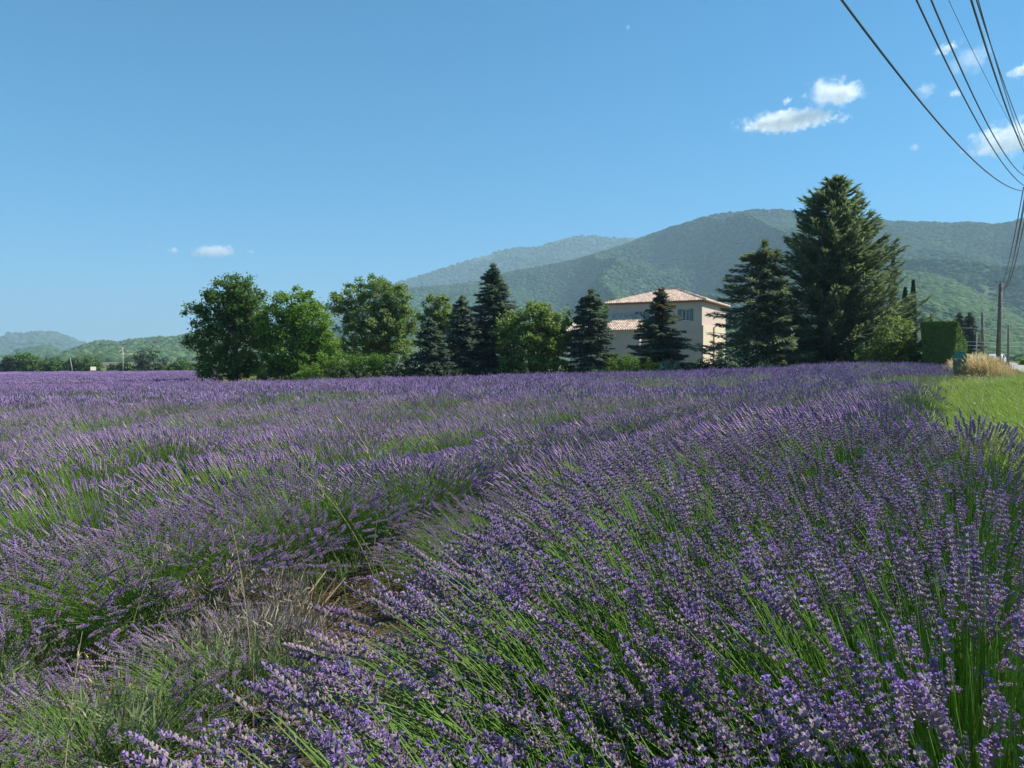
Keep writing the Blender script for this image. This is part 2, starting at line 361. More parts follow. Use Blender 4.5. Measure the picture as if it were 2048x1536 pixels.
for k, c in enumerate([
    (1664, 190, 48, 21, 8200, 'brightest white cloud, domed, above the cedar top', 1.0, .08, -.06),
    (1572, 246, 84, 12, 8200, 'long flat white cloud lying below the domed one', 1.0, -.03, -.05),
    (1568, 208, 11, 6, 8200, 'tiny wisp left of the domed white cloud', .35, -.5, 0),
    (1682, 243, 14, 9, 8200, 'thin wisp at the right end of the long flat cloud', .25, -.3, .03),
    (1883, 105, 20, 9, 8200, 'small white puff crossed by the second cable', .6, -.15, 0),
    (1928, 125, 40, 34, 8200, 'ragged slanting white cloud behind the cables', .35, -.7, .06),
    (1843, 187, 20, 15, 8200, 'faint torn wisp beside the lowest cable', .2, -.4, .04),
    (1901, 192, 13, 7, 8200, 'small round white puff between the two slack cables', .35, 0, 0),
    (2022, 281, 66, 24, 8200, 'large white cloud cut by the right picture edge behind the pole', 1.0, -.05, -.05),
    (2046, 143, 34, 8, 8200, 'narrow white cloud streak at the upper right edge', .7, -.2, 0),
    (429, 504, 40, 11, 11500, 'lone white cloud low above the big left tree', .8, -.08, -.02),
    (351, 502, 13, 6, 11500, 'pair of tiny puffs left of the low lone cloud', .35, 0, 0),
    (504, 504, 10, 4, 11500, 'tiny smudge of cloud right of the low lone cloud', .18, 0, 0),
    (1253, 64, 6, 8, 8200, 'tiny wisp high in the middle of the sky', .2, 0, 0),
    (1822, 299, 12, 7, 8200, 'faint puff low between the cedar and the large right cloud', .15, 0, .02),
    (303, 491, 5, 9, 11500, 'very faint upright wisp at the left above the far hills', .12, 0, .02)]):
    cloud(c[0], c[1], c[2], c[3], c[4], k + 1, c[5], c[6], c[7], c[8])
#@@LAVENDER
def edge(y): return np.interp(y, [0, 4.5, 7, 11, 15, 17, 20, 22, 26, 28, 60], [.8, .5, -.2, -.8, -1.0, -.5, -.3, -2.0, -2.2, .1, .1])     # the ragged right edge of the field
# ------------------------------------------------------------------ lavender
m_stem = mat('lavender_stem', (.17, .31, .05), rough=.6, trans=.4, var=.28, hue=.012, spec=.3)
m_stem_far = mat('lavender_stem_pale', (.29, .34, .16), rough=.6, trans=.35, var=.3, hue=.015, spec=.3)
m_calyx = mat('lavender_calyx', (.33, .255, .29), rough=.75, trans=.25, var=.35, hue=.02, spec=.2)
m_calyx2 = mat('lavender_calyx_violet', (.30, .20, .37), rough=.75, trans=.3, var=.3, hue=.02, spec=.2)
m_petal = mat('lavender_petal', (.42, .27, .64), rough=.7, trans=.35, var=.2, hue=.012, spec=.2)
m_spike = mat('lavender_spike', (.33, .225, .43), rough=.75, trans=.3, var=.35, hue=.022, spec=.15)
m_leaf = mat('lavender_leaf', (.16, .21, .10), rough=.8, trans=.25, var=.3, hue=.01, spec=.2)
m_wood = mat('lavender_wood', (.17, .12, .08), rough=.9, var=.3, spec=.1)

def stem_curve(n, bend, L=.6):
    z = np.linspace(0, L, n); return np.stack([bend * (z / L) ** 2 * L, 0 * z, z], 1)   # arches outwards
def bend_at(z, bend, L=.6): return bend * (z / L) ** 2 * L
def spindle(mb, p, d, l, r, mi, k=3):
    d = np.asarray(d) / np.linalg.norm(d); a = np.cross(d, [0.3, .2, 1]); a /= np.linalg.norm(a); b = np.cross(d, a)
    an = np.arange(k) * 2 * math.pi / k
    ring = p + d * l * .6 + r * (np.cos(an)[:, None] * a + np.sin(an)[:, None] * b)
    mb.add(np.vstack([[p], ring, [p + d * l]]), [(0, 1 + (i + 1) % k, 1 + i) for i in range(k)] + [(k + 1, 1 + i, 1 + (i + 1) % k) for i in range(k)], mi)

def sprig_near(seed):
    rg = np.random.default_rng(100 + seed); mb = MB(); L = .6; bend = rg.uniform(.0, .42); fw = rg.uniform(.8, 1.12); faded = seed in (3, 6, 9, 14)
    mb.tube(stem_curve(7, bend), [.0014, .0013, .0012, .0012, .0011, .001, .0009], 3, 0, cap=False)
    top = L; nw = rg.integers(6, 9); z = L - .080 + rg.uniform(-.02, .026)
    zs = list(np.linspace(z, L - .004, nw)) 
    if rg.random() < .55: zs.insert(0, z - rg.uniform(.018, .035))       # the lone whorl below the spike
    for i, zz in enumerate(zs):
        f = 1 - .35 * abs((i - len(zs) * .35) / len(zs)); n = 7 if i < len(zs) - 2 else 5
        c = np.array([bend_at(zz, bend), 0, zz]); a0 = rg.uniform(0, 6)
        for j in range(n):
            an = a0 + j * 6.283 / n + rg.uniform(-.2, .2); el = rg.uniform(.7, 1.1) if i < len(zs) - 1 else 1.25
            d = np.array([math.cos(an) * math.cos(el), math.sin(an) * math.cos(el), math.sin(el)])
            spindle(mb, c, d, rg.uniform(.011, .0145) * f * fw, .003, 1 if (faded or i < len(zs) * .65) and rg.random() < .85 else 3)
            if rg.random() < (.04 if faded else .12 if i < len(zs) * .5 else .45):      # an open corolla: two small lips
                q = c + d * .0105 * f; s = np.cross(d, [0, 0, 1]); s /= np.linalg.norm(s) + 1e-6; up = np.cross(s, d)
                w_ = rg.uniform(.0022, .0032)
                mb.add([q, q + s * w_ + d * .003 + up * .002, q + d * .004 + up * .002, q - s * w_ + d * .003 + up * .002], [(0, 1, 2, 3)], 2)
                mb.add([q, q + s * w_ * .8 + d * .003 - up * .003, q + d * .003 - up * .0045, q - s * w_ * .8 + d * .003 - up * .003], [(0, 1, 2, 3)], 2)
    return mb.build('lavender_sprig_%02d' % seed, [m_stem, m_calyx, m_petal, m_calyx2], link=False)

def sprig_mid(seed, pale=False):
    rg = np.random.default_rng(200 + seed); mb = MB(); L = .6; bend = rg.uniform(.02, .16)
    mb.tube(stem_curve(4, bend), [.0018, .0016, .0014, .0012], 3, 0, cap=False)
    nr = 9; zs = np.linspace(L - .068, L, nr); r = np.array([.003, .0082, .0046, .0088, .005, .0082, .0045, .006, .001]) * rg.uniform(.9, 1.15)
    pts = np.stack([bend_at(zs, bend), 0 * zs, zs], 1); mb.tube(pts[:5], r[:5], 4, 1, cap=False); mb.tube(pts[4:], r[4:], 4, 3, cap=False)
    for i in range(9):
        zz = rg.uniform(L - .06, L); an = rg.uniform(0, 6.3); d = np.array([math.cos(an) * .7, math.sin(an) * .7, .7]); c = np.array([bend_at(zz, bend), 0, zz])
        spindle(mb, c + d * .006, d, .008, .003, 2)
    return mb.build('lavender_stalk_%02d' % seed, [m_stem_far if pale else m_stem, m_calyx, m_petal, m_calyx2], link=False)

def bare_tuft(seed):     # stems whose flowers are still in bud: bare green brush
    rg = np.random.default_rng(300 + seed); mb = MB()
    for i in range(8):
        a = rg.uniform(0, 6.3); s = rg.uniform(0, .25); l = rg.uniform(.25, .5)
        d = np.array([math.cos(a) * s, math.sin(a) * s, 1]); d /= np.linalg.norm(d); p0 = np.array([rg.uniform(-.03, .03), rg.uniform(-.03, .03), 0])
        mb.tube([p0, p0 + d * l * .5, p0 + d * l + np.array([d[0], d[1], 0]) * .04], [.0018, .0015, .0008], 3, 0, cap=False)
    return mb.build('lavender_green_%02d' % seed, [m_stem], link=False)

def leaf_tuft(seed):
    rg = np.random.default_rng(400 + seed); V = []
    for i in range(26):
        a = rg.uniform(0, 6.3); e = rg.uniform(.2, 1.4); l = rg.uniform(.035, .07)
        d = np.array([math.cos(a) * math.cos(e), math.sin(a) * math.cos(e), math.sin(e)]); s = np.cross(d, rg.normal(size=3)); s /= np.linalg.norm(s); s *= .0022
        p = np.array([rg.uniform(-.03, .03), rg.uniform(-.03, .03), rg.uniform(0, .08)])
        V.append([p, p + d * l * .5 + s, p + d * l, p + d * l * .5 - s])
    return quads_mesh('lavender_leaves_%02d' % seed, V, m_leaf, link=False)

def wood_tuft(seed):
    rg = np.random.default_rng(500 + seed); mb = MB()
    for i in range(7):
        a = rg.uniform(0, 6.3); s = rg.uniform(.1, 1.0); l = rg.uniform(.16, .32)
        d = np.array([math.cos(a) * s, math.sin(a) * s, 1]); d /= np.linalg.norm(d)
        p1 = d * l * .5 + rg.normal(size=3) * .015; p2 = d * l + rg.normal(size=3) * .02 + np.array([0, 0, .02])
        mb.tube([np.zeros(3), p1, p2], [.006, .004, .002], 4, 0, cap=False)
    return mb.build('lavender_twigs_%02d' % seed, [m_wood], link=False)

def clump_far(seed, ns=16, rr=.26, h=.5, w_=.011, green=False):
    """a tuft of stalks for the middle distance"""
    rg = np.random.default_rng(600 + seed); mb = MB()
    for i in range(ns):
        a = rg.uniform(0, 6.3); q = math.sqrt(rg.random()) * rr
        b = np.array([math.cos(a) * q * .5, math.sin(a) * q * .5, 0]); hh = h * (1 - .25 * (q / rr) ** 2) * rg.uniform(.85, 1.1)
        t = np.array([math.cos(a) * q * 1.1 - .04, math.sin(a) * q * 1.1, hh]); d = (t - b) / np.linalg.norm(t - b)
        s = np.cross(d, [0.2, 1, 0]); s /= np.linalg.norm(s); s *= .003
        mb.add([b - s, b + s, t + s, t - s], [(0, 1, 2, 3)], 0)
        if not green or rg.random() < .25:
            l = rg.uniform(.07, .1); an = np.arange(3) * 2.094 + rg.uniform(0, 2); a2 = np.cross(d, [0, 1, .2]); a2 /= np.linalg.norm(a2); b2 = np.cross(d, a2)
            ring = t + d * l * .45 + w_ * rg.uniform(.85, 1.2) * (np.cos(an)[:, None] * a2 + np.sin(an)[:, None] * b2)
            mb.add(np.vstack([[t - d * .005], ring, [t + d * l]]), [(0, 2, 1), (0, 3, 2), (0, 1, 3), (4, 1, 2), (4, 2, 3), (4, 3, 1)], 1)
    return mb.build(('lavender_greentuft_%02d' if green else 'lavender_tuft_%02d') % seed, [m_stem_far, m_spike], link=False)

def dirs_to_euler(D):
    th = np.arccos(np.clip(D[:, 2], -1, 1)); ph = np.arctan2(D[:, 1], D[:, 0])
    return np.stack([0 * th, th, ph], 1)

rg = np.random.default_rng(11)
rows = [(-1.25, .85, .86), (-.65, .85, .90), (.0, .66, .88), (-2.75, .6, .48), (-3.5, .7, .5)]          # centre u, half width, height: the two lines of the broad front row
for k in range(0, 160): rows.append((-4.0 - 1.9 * k, 1.0 if k == 0 else 1.15, .70))
def bend(y): return float(np.interp(y, [0, 1.5, 3.4, 5, 9, 20], [.8, .66, .16, .0, -.1, -.1]))      # the rows are not planted quite straight
near_P, near_D, near_L, near_kind = [], [], [], []
mid_P, mid_D, mid_L, mid_kind = [], [], [], []
leafP, woodP = [], []
farP, farS, farK = [], [], []
def visible(x, y, m=.12): return (y > .25) & (np.abs(x) < (.665 + m) * y + 2.6)
for ri, (uc, hw0, H) in enumerate(rows):
    hw = hw0
    step = .62
    ts = np.arange(-3, 70, step) + rg.uniform(-.1, .1)
    for t in ts:
        u = uc + rg.uniform(-.12, .12) * (1 if ri < 6 else 7.0); x, y = xy(u, t + rg.uniform(-.15, .15)); y = float(y)
        u += bend(y) * (1 if uc < -1 else max(0, min(1, -uc * 1.2)) ); x, y = xy(u, t); x, y = float(x), float(y)
        if y < -1.2 or y > 17.5 or abs(x) > .8 * y + 4.2: continue
        dist = math.hypot(x, y)
        if ri > 5 and rg.random() < .04: continue
        if ri == 3 and ((3.2 < y < 4.3) or rg.random() < .08): continue
        if ri == 4 and (y > 3.0): continue                     # a plant is missing here and there
        near = dist < 6.2
        if u > edge(y) + rg.uniform(-.15, .25): continue
        z0 = gz(x, y)
        Hh = H * rg.uniform(.86, 1.08)
        hw = hw0 * (1.3 if ri == 3 and y > 5 else 1.0)
        if ri == 3: Hh *= float(np.interp(y, [4.8, 6.2], [1, 1.55]))
        if ri > 5: Hh *= .8 + .45 * float(fbm(x * .45 + 3, y * .45))
        bloom = rg.random(); green = .6 if (bloom < .05 and dist > 4.5 and ri > 2) else (.34 if ri < 3 else .08 if ri in (3, 4) else 0.30 if bloom < .2 else .06)
        n = int(((460 if ri < 3 else 620) if near else (330 if ri < 3 else 430) if dist < 11 else 250) * (hw / .97) * rg.uniform(.85, 1.1))
        q = np.sqrt(rg.random(n)) * hw * rg.uniform(.92, 1.06); a = rg.uniform(0, 6.283, n)
        ox, oy = q * np.cos(a), q * np.sin(a) * .8
        lean = .08 + (.20 * min(1, max(0, -uc / 1.0)) if ri < 3 else .05)
        tip = np.stack([ox * DY + oy * DX - lean, -ox * DX + oy * DY, Hh * (1 - (.42 if ri < 5 else .22) * (q / hw) ** 2) * rg.uniform(.86, 1.06, n)], 1)
        base = np.stack([ox * DY * .38 + oy * DX * .38, -ox * DX * .38 + oy * DY * .38, rg.uniform(.10, .24, n)], 1)
        if ri > 5: base[:, :2] *= 1.9
        D = tip - base; Ln = np.linalg.norm(D, axis=1); D = D / Ln[:, None]
        Pn = base + np.array([x, y, z0])
        kind = rg.random(n) < green
        if (x + 1.6) ** 2 + (y - 5.9) ** 2 < .16: kind |= rg.random(n) < .8
        w0 = visible(Pn[:, 0] + D[:, 0] * Ln, Pn[:, 1] + D[:, 1] * Ln)
        tgt = (near_P, near_D, near_L, near_kind) if near else (mid_P, mid_D, mid_L, mid_kind)
        tgt[0].append(Pn[w0]); tgt[1].append(D[w0]); tgt[2].append(Ln[w0]); tgt[3].append(kind[w0])
        m_ = int((150 if dist < 6 else 80 if dist < 9 else 30) * hw)
        q = np.sqrt(rg.random(m_)) * hw * .62; a = rg.uniform(0, 6.283, m_)
        leafP.append(np.stack([x + q * np.cos(a), y + q * np.sin(a), z0 + .30 * (1 - .5 * (q / hw / .62) ** 2) - .07 + 0 * a], 1))
        if dist < 10:
            a = rg.uniform(0, 6.283, 12); q = rg.uniform(.1, .42, 12)
            woodP.append(np.stack([x + q * np.cos(a), y + q * np.sin(a), z0 - .01 + 0 * a], 1))

def emit(name, lst, protos_f, protos_g, label):
    P = np.concatenate(lst[0]); D = np.concatenate(lst[1]); Ln = np.concatenate(lst[2]); K = np.concatenate(lst[3])
    nf = len(protos_f); I = rg.integers(0, nf, len(P)); Ig = rg.integers(0, len(protos_g), len(P)) + nf
    I = np.where(K, Ig, I)
    S = np.clip(Ln / .6, .55, 1.3)
    print(name, len(P))
    return scatter(name, protos_f + protos_g, P, dirs_to_euler(D), S, I, label)
emit('lavender', (near_P, near_D, near_L, near_kind), [sprig_near(k) for k in range(16)], [bare_tuft(k) for k in range(3)], 'lavender in flower right in front, spikes leaning left over bright green stems')
emit('lavender', (mid_P, mid_D, mid_L, mid_kind), [sprig_mid(k) for k in range(8)] + [sprig_mid(20 + k, True) for k in range(3)], [bare_tuft(10 + k) for k in range(3)], 'rows of purple lavender beyond the nearest plants with green gaps')
P = np.concatenate(leafP); ok = visible(P[:, 0], P[:, 1], .2); P = P[ok]
E = np.zeros((len(P), 3)); E[:, 2] = rg.uniform(0, 6.3, len(P)); E[:, 0] = rg.normal(0, .3, len(P))
scatter('lavender_foliage', [leaf_tuft(k) for k in range(5)], P, E, rg.uniform(.9, 1.7, len(P)), rg.integers(0, 5, len(P)), 'grey green lavender foliage low inside the plants')
P = np.concatenate(woodP); E = np.zeros((len(P), 3)); E[:, 2] = rg.uniform(0, 6.3, len(P)); E[:, 0] = rg.normal(0, .25, len(P))
scatter('lavender_twigs', [wood_tuft(k) for k in range(5)], P, E, rg.uniform(.8, 1.3, len(P)), rg.integers(0, 5, len(P)), 'bare brown woody twigs at the feet of the nearest lavender plants')

# the dying plant and the litter in the bare gap
n = 260; a = rg.uniform(0, 6.28, n); q = np.sqrt(rg.random(n))
cxs = rg.integers(0, 3, n); cx_ = np.array([-1.45, -1.75, -1.22])[cxs]; cy2_ = np.array([4.1, 5.2, 3.4])[cxs]; rr_ = np.array([.38, .32, .25])[cxs]
X = cx_ + q * np.cos(a) * rr_; Y2 = cy2_ + q * np.sin(a) * rr_
E = np.stack([np.sin(a) * -q * .8, np.cos(a) * q * .8, a], 1)
wt = [wood_tuft(30 + k) for k in range(4)]; wt[0].data.materials[0] = wt[1].data.materials[0] = mat('dry_lavender_stems', (.36, .27, .18), rough=.9, var=.35)
scatter('dead_twigs', wt, np.stack([X, Y2, ground(X, Y2)], 1), E, rg.uniform(.8, 1.35, n), rg.integers(0, 4, n), 'dying lavender plants of bare brown twigs in the gap between the rows')
n = 420; a = rg.uniform(0, 6.28, n); q = np.sqrt(rg.random(n)); cxs = rg.integers(0, 3, n)
X = np.array([-1.45, -1.75, -1.22])[cxs] + q * np.cos(a) * .36; Y2 = np.array([4.1, 5.2, 3.4])[cxs] + q * np.sin(a) * .34
E = np.stack([rg.normal(0, .3, n), 0 * a, a], 1); lt = [leaf_tuft(30 + k) for k in range(3)]
m_ll = mat('withered_leaf', (.24, .22, .17), rough=.9, var=.35, trans=.15)
for o_ in lt: o_.data.materials[0] = m_ll
scatter('withered_foliage', lt, np.stack([X, Y2, ground(X, Y2) + .2 + .1 * (1 - q)], 1), E, rg.uniform(.9, 1.6, n), rg.integers(0, 3, n), 'grey withered foliage on the dying lavender in the gap')
def litter(seed):
    g_ = np.random.default_rng(seed); mb = MB()
    for i in range(9):
        p = np.array([g_.uniform(-.12, .12), g_.uniform(-.12, .12), g_.uniform(.002, .015)]); a_ = g_.uniform(0, 6.3); l = g_.uniform(.03, .14)
        mb.tube([p, p + np.array([math.cos(a_) * l * .5, math.sin(a_) * l * .5, g_.uniform(0, .02)]), p + np.array([math.cos(a_) * l, math.sin(a_) * l, g_.uniform(-.002, .01)])], [.0018, .0015, .001], 3, i % 2, cap=False)
    return mb.build('litter_%02d' % seed, [m_straw, m_wood], link=False)
m_straw = mat('straw', (.46, .42, .24), rough=.8, trans=.3, var=.25, hue=.02)
n = 5200; y = np.sqrt(rg.random(n)) * 11 + .8; x = rg.uniform(-.72, .3, n) * y; u = u_of(x, y); k_ = (u < -.8); x, y = x[k_], y[k_]; E = np.zeros((len(x), 3)); E[:, 2] = rg.uniform(0, 6.3, len(x))
scatter('plant_litter', [litter(k) for k in range(5)], np.stack([x, y, ground(x, y)], 1), E, rg.uniform(.8, 1.4, len(x)), rg.integers(0, 5, len(x)), 'dead stalks and bits of straw lying on the soil')
def clod(k):
    o_ = blob('clod_%02d' % k, m_soil2, 40 + k, 1)
    for p_ in o_.data.polygons: p_.use_smooth = False
    return o_
m_soil2 = mat('earth_clod', (.13, .095, .065), rough=.95, var=.35, spec=.05)
n = 16000; y = np.sqrt(rg.random(n)) * 9 + .8; x = rg.uniform(-.75, .2, n) * y; u = u_of(x, y); k_ = (u < -.9); x, y = x[k_], y[k_]; E = rg.uniform(0, 6.3, (len(x), 3))
scatter('earth_clods', [clod(k) for k in range(4)], np.stack([x, y, ground(x, y)], 1), E, .004 + .022 * rg.random(len(x)) ** 3, rg.integers(0, 4, len(x)), 'small clods and stones on the dry earth between the rows')

# middle distance and far field: tufts
def field_tufts(y0, y1, dens, inside):
    n = int(dens * (y1 * y1 - y0 * y0) * .80); y = np.sqrt(rg.random(n) * (y1 * y1 - y0 * y0) + y0 * y0); x = rg.uniform(-1, 1, n) * (.72 * y + 3)
    n_area = (y1 * y1 - y0 * y0) * .69
    u = u_of(x, y); k = inside(x, y, u); return x[k], y[k], u[k]
def put(x, y, u, hsc, name, protos_f, protos_g, label, rowed=True):
    ph = np.abs(((u + 4.3) / 1.9 + .5) % 1 - .5) * 2 if rowed else np.zeros(len(x))       # 0 on the row, 1 between rows
    fr = (u > -2.9) ; ph = np.where(fr, np.clip(np.abs(u + 1.05) / 1.7, 0, 1) ** 3, ph)
    h = 1 - .07 * ph ** 2 + (fbm(x * .5, y * .5) - .47) * .6
    keep = rg.random(len(x)) > .15 * ph ** 4
    g = fbm(x * .23 + 40, y * .23) ; green = (g + rg.normal(0, .06, len(x))) > .64
    green |= (rg.random(len(x)) < .06 + .06 * ph)
    x, y, h, green = x[keep], y[keep], h[keep], green[keep]; n = len(x)
    P = np.stack([x, y, ground(x, y) + .22 * h * hsc - .03], 1); E = np.zeros((n, 3)); E[:, 2] = rg.uniform(-.7, .7, n)
    S = np.stack([hsc * rg.uniform(.85, 1.15, n)] * 2 + [h * rg.uniform(.9, 1.1, n) * 1.0], 1)
    I = np.where(green, rg.integers(0, len(protos_g), n) + len(protos_f), rg.integers(0, len(protos_f), n))
    print(name, n)
    return scatter(name, protos_f + protos_g, P, E, S, I, label)
x, y, u = field_tufts(16.5, 50.2, 9.0, lambda x, y, u: (u < edge(y) + .1 - .5 * vnoise(t_of(x, y) * .4, x * 0)) & (y < 50 + .4 * vnoise(x * .5, x * 0)))
put(x, y, u, 1.0, 'lavender', [clump_far(k) for k in range(8)], [clump_far(20 + k, green=True) for k in range(3)], 'purple lavender field stretching to the garden trees')
x, y, u = field_tufts(50, 112, 3.6, lambda x, y, u: (x < -.39 * y - .4 + vnoise(y * .4, y * 0)))
put(x, y, u, 1.5, 'lavender', [clump_far(40 + k, 22, .34, .5, .018) for k in range(5)], [clump_far(50 + k, 14, .3, .45, .014, True) for k in range(2)], 'lavender continuing past the left side of the garden')
x, y, u = field_tufts(121, 205, 1.5, lambda x, y, u: (x < -.38 * y))
put(x, y, u, 2.2, 'lavender', [clump_far(60 + k, 30, .36, .34, .026) for k in range(5)], [clump_far(70 + k, 14, .3, .3, .014, True) for k in range(1)], 'deep purple lavender field beyond the pale grass strip')
#@@GRASS
# ------------------------------------------------------------------ grasses
m_grass = mat('grass_green', (.16, .27, .04), rough=.6, trans=.45, var=.3, hue=.02, spec=.2)
m_dry = mat('grass_dry', (.62, .52, .29), rough=.8, trans=.35, var=.25, hue=.015, spec=.2)
m_dryred = mat('grass_dry_russet', (.50, .33, .16), rough=.8, trans=.3, var=.25, hue=.01, spec=.2)
m_olive = mat('grass_olive', (.27, .27, .10), rough=.8, trans=.35, var=.3, hue=.02)
m_lime = mat('grass_lime', (.26, .36, .05), rough=.6, trans=.45, var=.3, hue=.02)
def grass_tuft(seed, h, n, lean, m, spread=.12, wid=.004, seedhead=False):
    rg = np.random.default_rng(seed); V = []
    for i in range(n):
        a = rg.uniform(0, 6.3); p = np.array([rg.normal(0, spread), rg.normal(0, spread), 0]); l = h * rg.uniform(.5, 1.1)
        d = np.array([math.cos(a) * lean - lean * .7, math.sin(a) * lean, 1]); s = np.array([math.cos(a + 1.57), math.sin(a + 1.57), 0]) * wid
        p1 = p + d * l * .55; p2 = p + d * l * .9 + np.array([d[0], d[1], 0]) * l * .35
        V.append([p - s, p + s, p1 + s * .9, p1 - s * .9]); V.append([p1 - s * .9, p1 + s * .9, p2 + s * .1, p2 - s * .1])
        if seedhead and rg.random() < .5:
            dd = (p2 - p1); dd /= np.linalg.norm(dd); V.append([p2 - dd * .02 , p2 + s * 2.4 + dd * .03, p2 + dd * .1, p2 - s * 2.4 + dd * .03])
    return quads_mesh('grass_tuft_%03d' % seed, V, m, link=False)
gt = [grass_tuft(k, .34, 22, .5, (m_grass, m_lime, m_grass, m_lime, m_olive)[k], .14, .005, k == 4) for k in range(5)]
gd = [grass_tuft(10 + k, .62, 22, .28, m_dry, .10, .004, True) for k in range(4)] + [grass_tuft(20 + k, .55, 22, .3, m_dryred, .12, .004, True) for k in range(3)]
n = 34000; y = np.sqrt(rg.random(n)) * 75 + 1; u = rg.uniform(-2.6, 3.5, n); t = rg.random(n) ** .6 * 90 + 1; x, y = xy(u, t)
ok = visible(x, y) & (y < 80) & ~((u < .9) & (y < 6)) & (u > edge(y) - .5); x, y, u, t = x[ok], y[ok], u[ok], t[ok]
E = np.zeros((len(x), 3)); E[:, 2] = rg.uniform(-.6, .6, len(x))
scatter('grass', gt, np.stack([x, y, ground(x, y)], 1), E, rg.uniform(.8, 1.5, len(x)), np.clip((fbm(x * .35, y * .35) * 7 - 1.2 + rg.normal(0, .7, len(x))).astype(int), 0, 4), 'bright green roadside grass between the lavender and the road')
n = 1500; u = rg.uniform(-2.0, 3.2, n); t = rg.random(n) ** .7 * 60 + 6; x, y = xy(u, t); ok = (u > edge(y) - .3) & (y < 60) & (y > 6); x, y = x[ok], y[ok]
E = np.zeros((len(x), 3)); E[:, 2] = rg.uniform(-.8, .8, len(x))
scatter('tall_grass', [grass_tuft(80 + k, .62, 9, .45, (m_grass, m_olive, m_dry, m_lime)[k], .12, .004, True) for k in range(4)], np.stack([x, y, ground(x, y)], 1), E, rg.uniform(.6, 1.15, len(x)), rg.integers(0, 4, len(x)), 'ragged taller grass and seed heads standing over the green verge')
# dry tall grass on the verge around 24-40 m
n = 5200; u = rg.normal(1.9, .75, n); t = rg.uniform(39, 54, n); ok = (u > .2) & (u < 2.3); u, t = u[ok], t[ok]; x, y = xy(u, t)
E = np.zeros((len(x), 3)); E[:, 2] = rg.uniform(-.8, .8, len(x)); sz = rg.uniform(1.0, 1.55, len(x)) * np.clip(1.5 - .5 * np.abs(u - 1.2) - .5 * np.clip(u - 1.6, 0, 1), .45, 1.4)
gd += [grass_tuft(30 + k, .5, 22, .3, m_olive, .12, .004, True) for k in range(2)]
scatter('dry_grass', gd, np.stack([x, y, ground(x, y)], 1), E, sz, rg.integers(0, 9, len(x)), 'mound of tall straw coloured dry grass beside the road')
# pale grass strip between the two fields, and dry bits of verge
n = 5200; y = rg.uniform(111, 124, n); x = rg.uniform(-.70, -.36, n) * y; k_ = rg.random(n) < np.interp(x / y, [-.7, -.55, -.4], [.12, .45, 1]); x, y = x[k_], y[k_]
E = np.zeros((len(x), 3)); E[:, 2] = rg.uniform(-.8, .8, len(x))
m_strip = mat('grass_pale', (.33, .33, .15), rough=.8, trans=.3, var=.3, hue=.02)
scatter('grass', [grass_tuft(40 + k, .6, 22, .3, m_strip, .3, .02) for k in range(4)], np.stack([x, y, ground(x, y)], 1), E, rg.uniform(.9, 1.5, len(x)), rg.integers(0, 4, len(x)), 'pale grass strip dividing the two lavender fields on the left')
# weeds among the near plants and pale dry stalks through the field
n = 1500; y = np.sqrt(rg.random(n)) * 26 + 1.5; x = rg.uniform(-.68, .45, n) * y; u = u_of(x, y); k_ = (fbm(x * .45 + 5, y * .45) > .53) & (u < -2.4); x, y = x[k_], y[k_]
E = np.zeros((len(x), 3)); E[:, 2] = rg.uniform(-.8, .8, len(x))
scatter('weeds', [grass_tuft(60 + k, .55, 16, .25, m_grass, .10, .003) for k in range(4)], np.stack([x, y, ground(x, y)], 1), E, rg.uniform(.8, 1.35, len(x)), rg.integers(0, 4, len(x)), 'green weeds and grass growing up between lavender plants')
n = 900; y = np.sqrt(rg.random(n)) * 40 + 1.5; x = rg.uniform(-.68, .6, n) * y; u = u_of(x, y); k_ = (u < -.3); x, y = x[k_], y[k_]
E = np.zeros((len(x), 3)); E[:, 2] = rg.uniform(-.8, .8, len(x))
scatter('dry_stalks', [grass_tuft(70 + k, .9, 3, .3, m_straw, .06, .0022, True) for k in range(5)], np.stack([x, y, ground(x, y)], 1), E, rg.uniform(.75, 1.1, len(x)), rg.integers(0, 5, len(x)), 'thin pale dry grass stalks standing scattered through the lavender')
#@@TREES
# ------------------------------------------------------------------ trees and shrubs
m_bark = mat('bark', (.12, .09, .065), rough=.9, col2=(.19, .15, .11), nscale=6, bump=.5, bscale=12, spec=.1)
def leafm(name, c, trans=.45, var=.3, hue=.018): return mat(name, c, rough=.55, trans=trans, var=var, hue=hue, spec=.25, rnd='island', tcol=(1.15, 1.2, .6))
m_ash = leafm('leaves_ash', (.12, .205, .065), .52)
m_bright = leafm('leaves_bright', (.175, .285, .065), .55)
m_poplar = leafm('leaves_poplar', (.21, .285, .12), .5)
m_flower = leafm('leaves_blossom', (.19, .275, .085), .5)
m_blos = leafm('blossom_cream', (.38, .34, .24), .3)
m_spruce = leafm('needles_blue_spruce', (.14, .195, .185), .42)
m_cedar = leafm('needles_cedar', (.16, .21, .15), .45)
m_yel = leafm('leaves_yellow', (.34, .38, .04), .4)
m_vari = leafm('leaves_variegated', (.30, .36, .24), .35, var=.5)
m_hedge = leafm('leaves_hedge', (.13, .225, .045), .45)
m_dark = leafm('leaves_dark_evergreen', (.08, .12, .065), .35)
m_cyp = leafm('leaves_cypress', (.045, .075, .045), .2)
m_redtop = leafm('needles_brown', (.17, .135, .10), .3)

def leaf_quads(C, size, rg, up=1.0, asp=.6):
    n = len(C); nrm = unit(rg.normal(size=(n, 3)) + np.array([0, 0, up])); a = unit(np.cross(nrm, rg.normal(size=(n, 3)))); b = np.cross(nrm, a)
    s = size * rg.uniform(.65, 1.3, n)[:, None]
    return np.stack([C - a * s, C + b * s * asp, C + a * s, C - b * s * asp], 1)

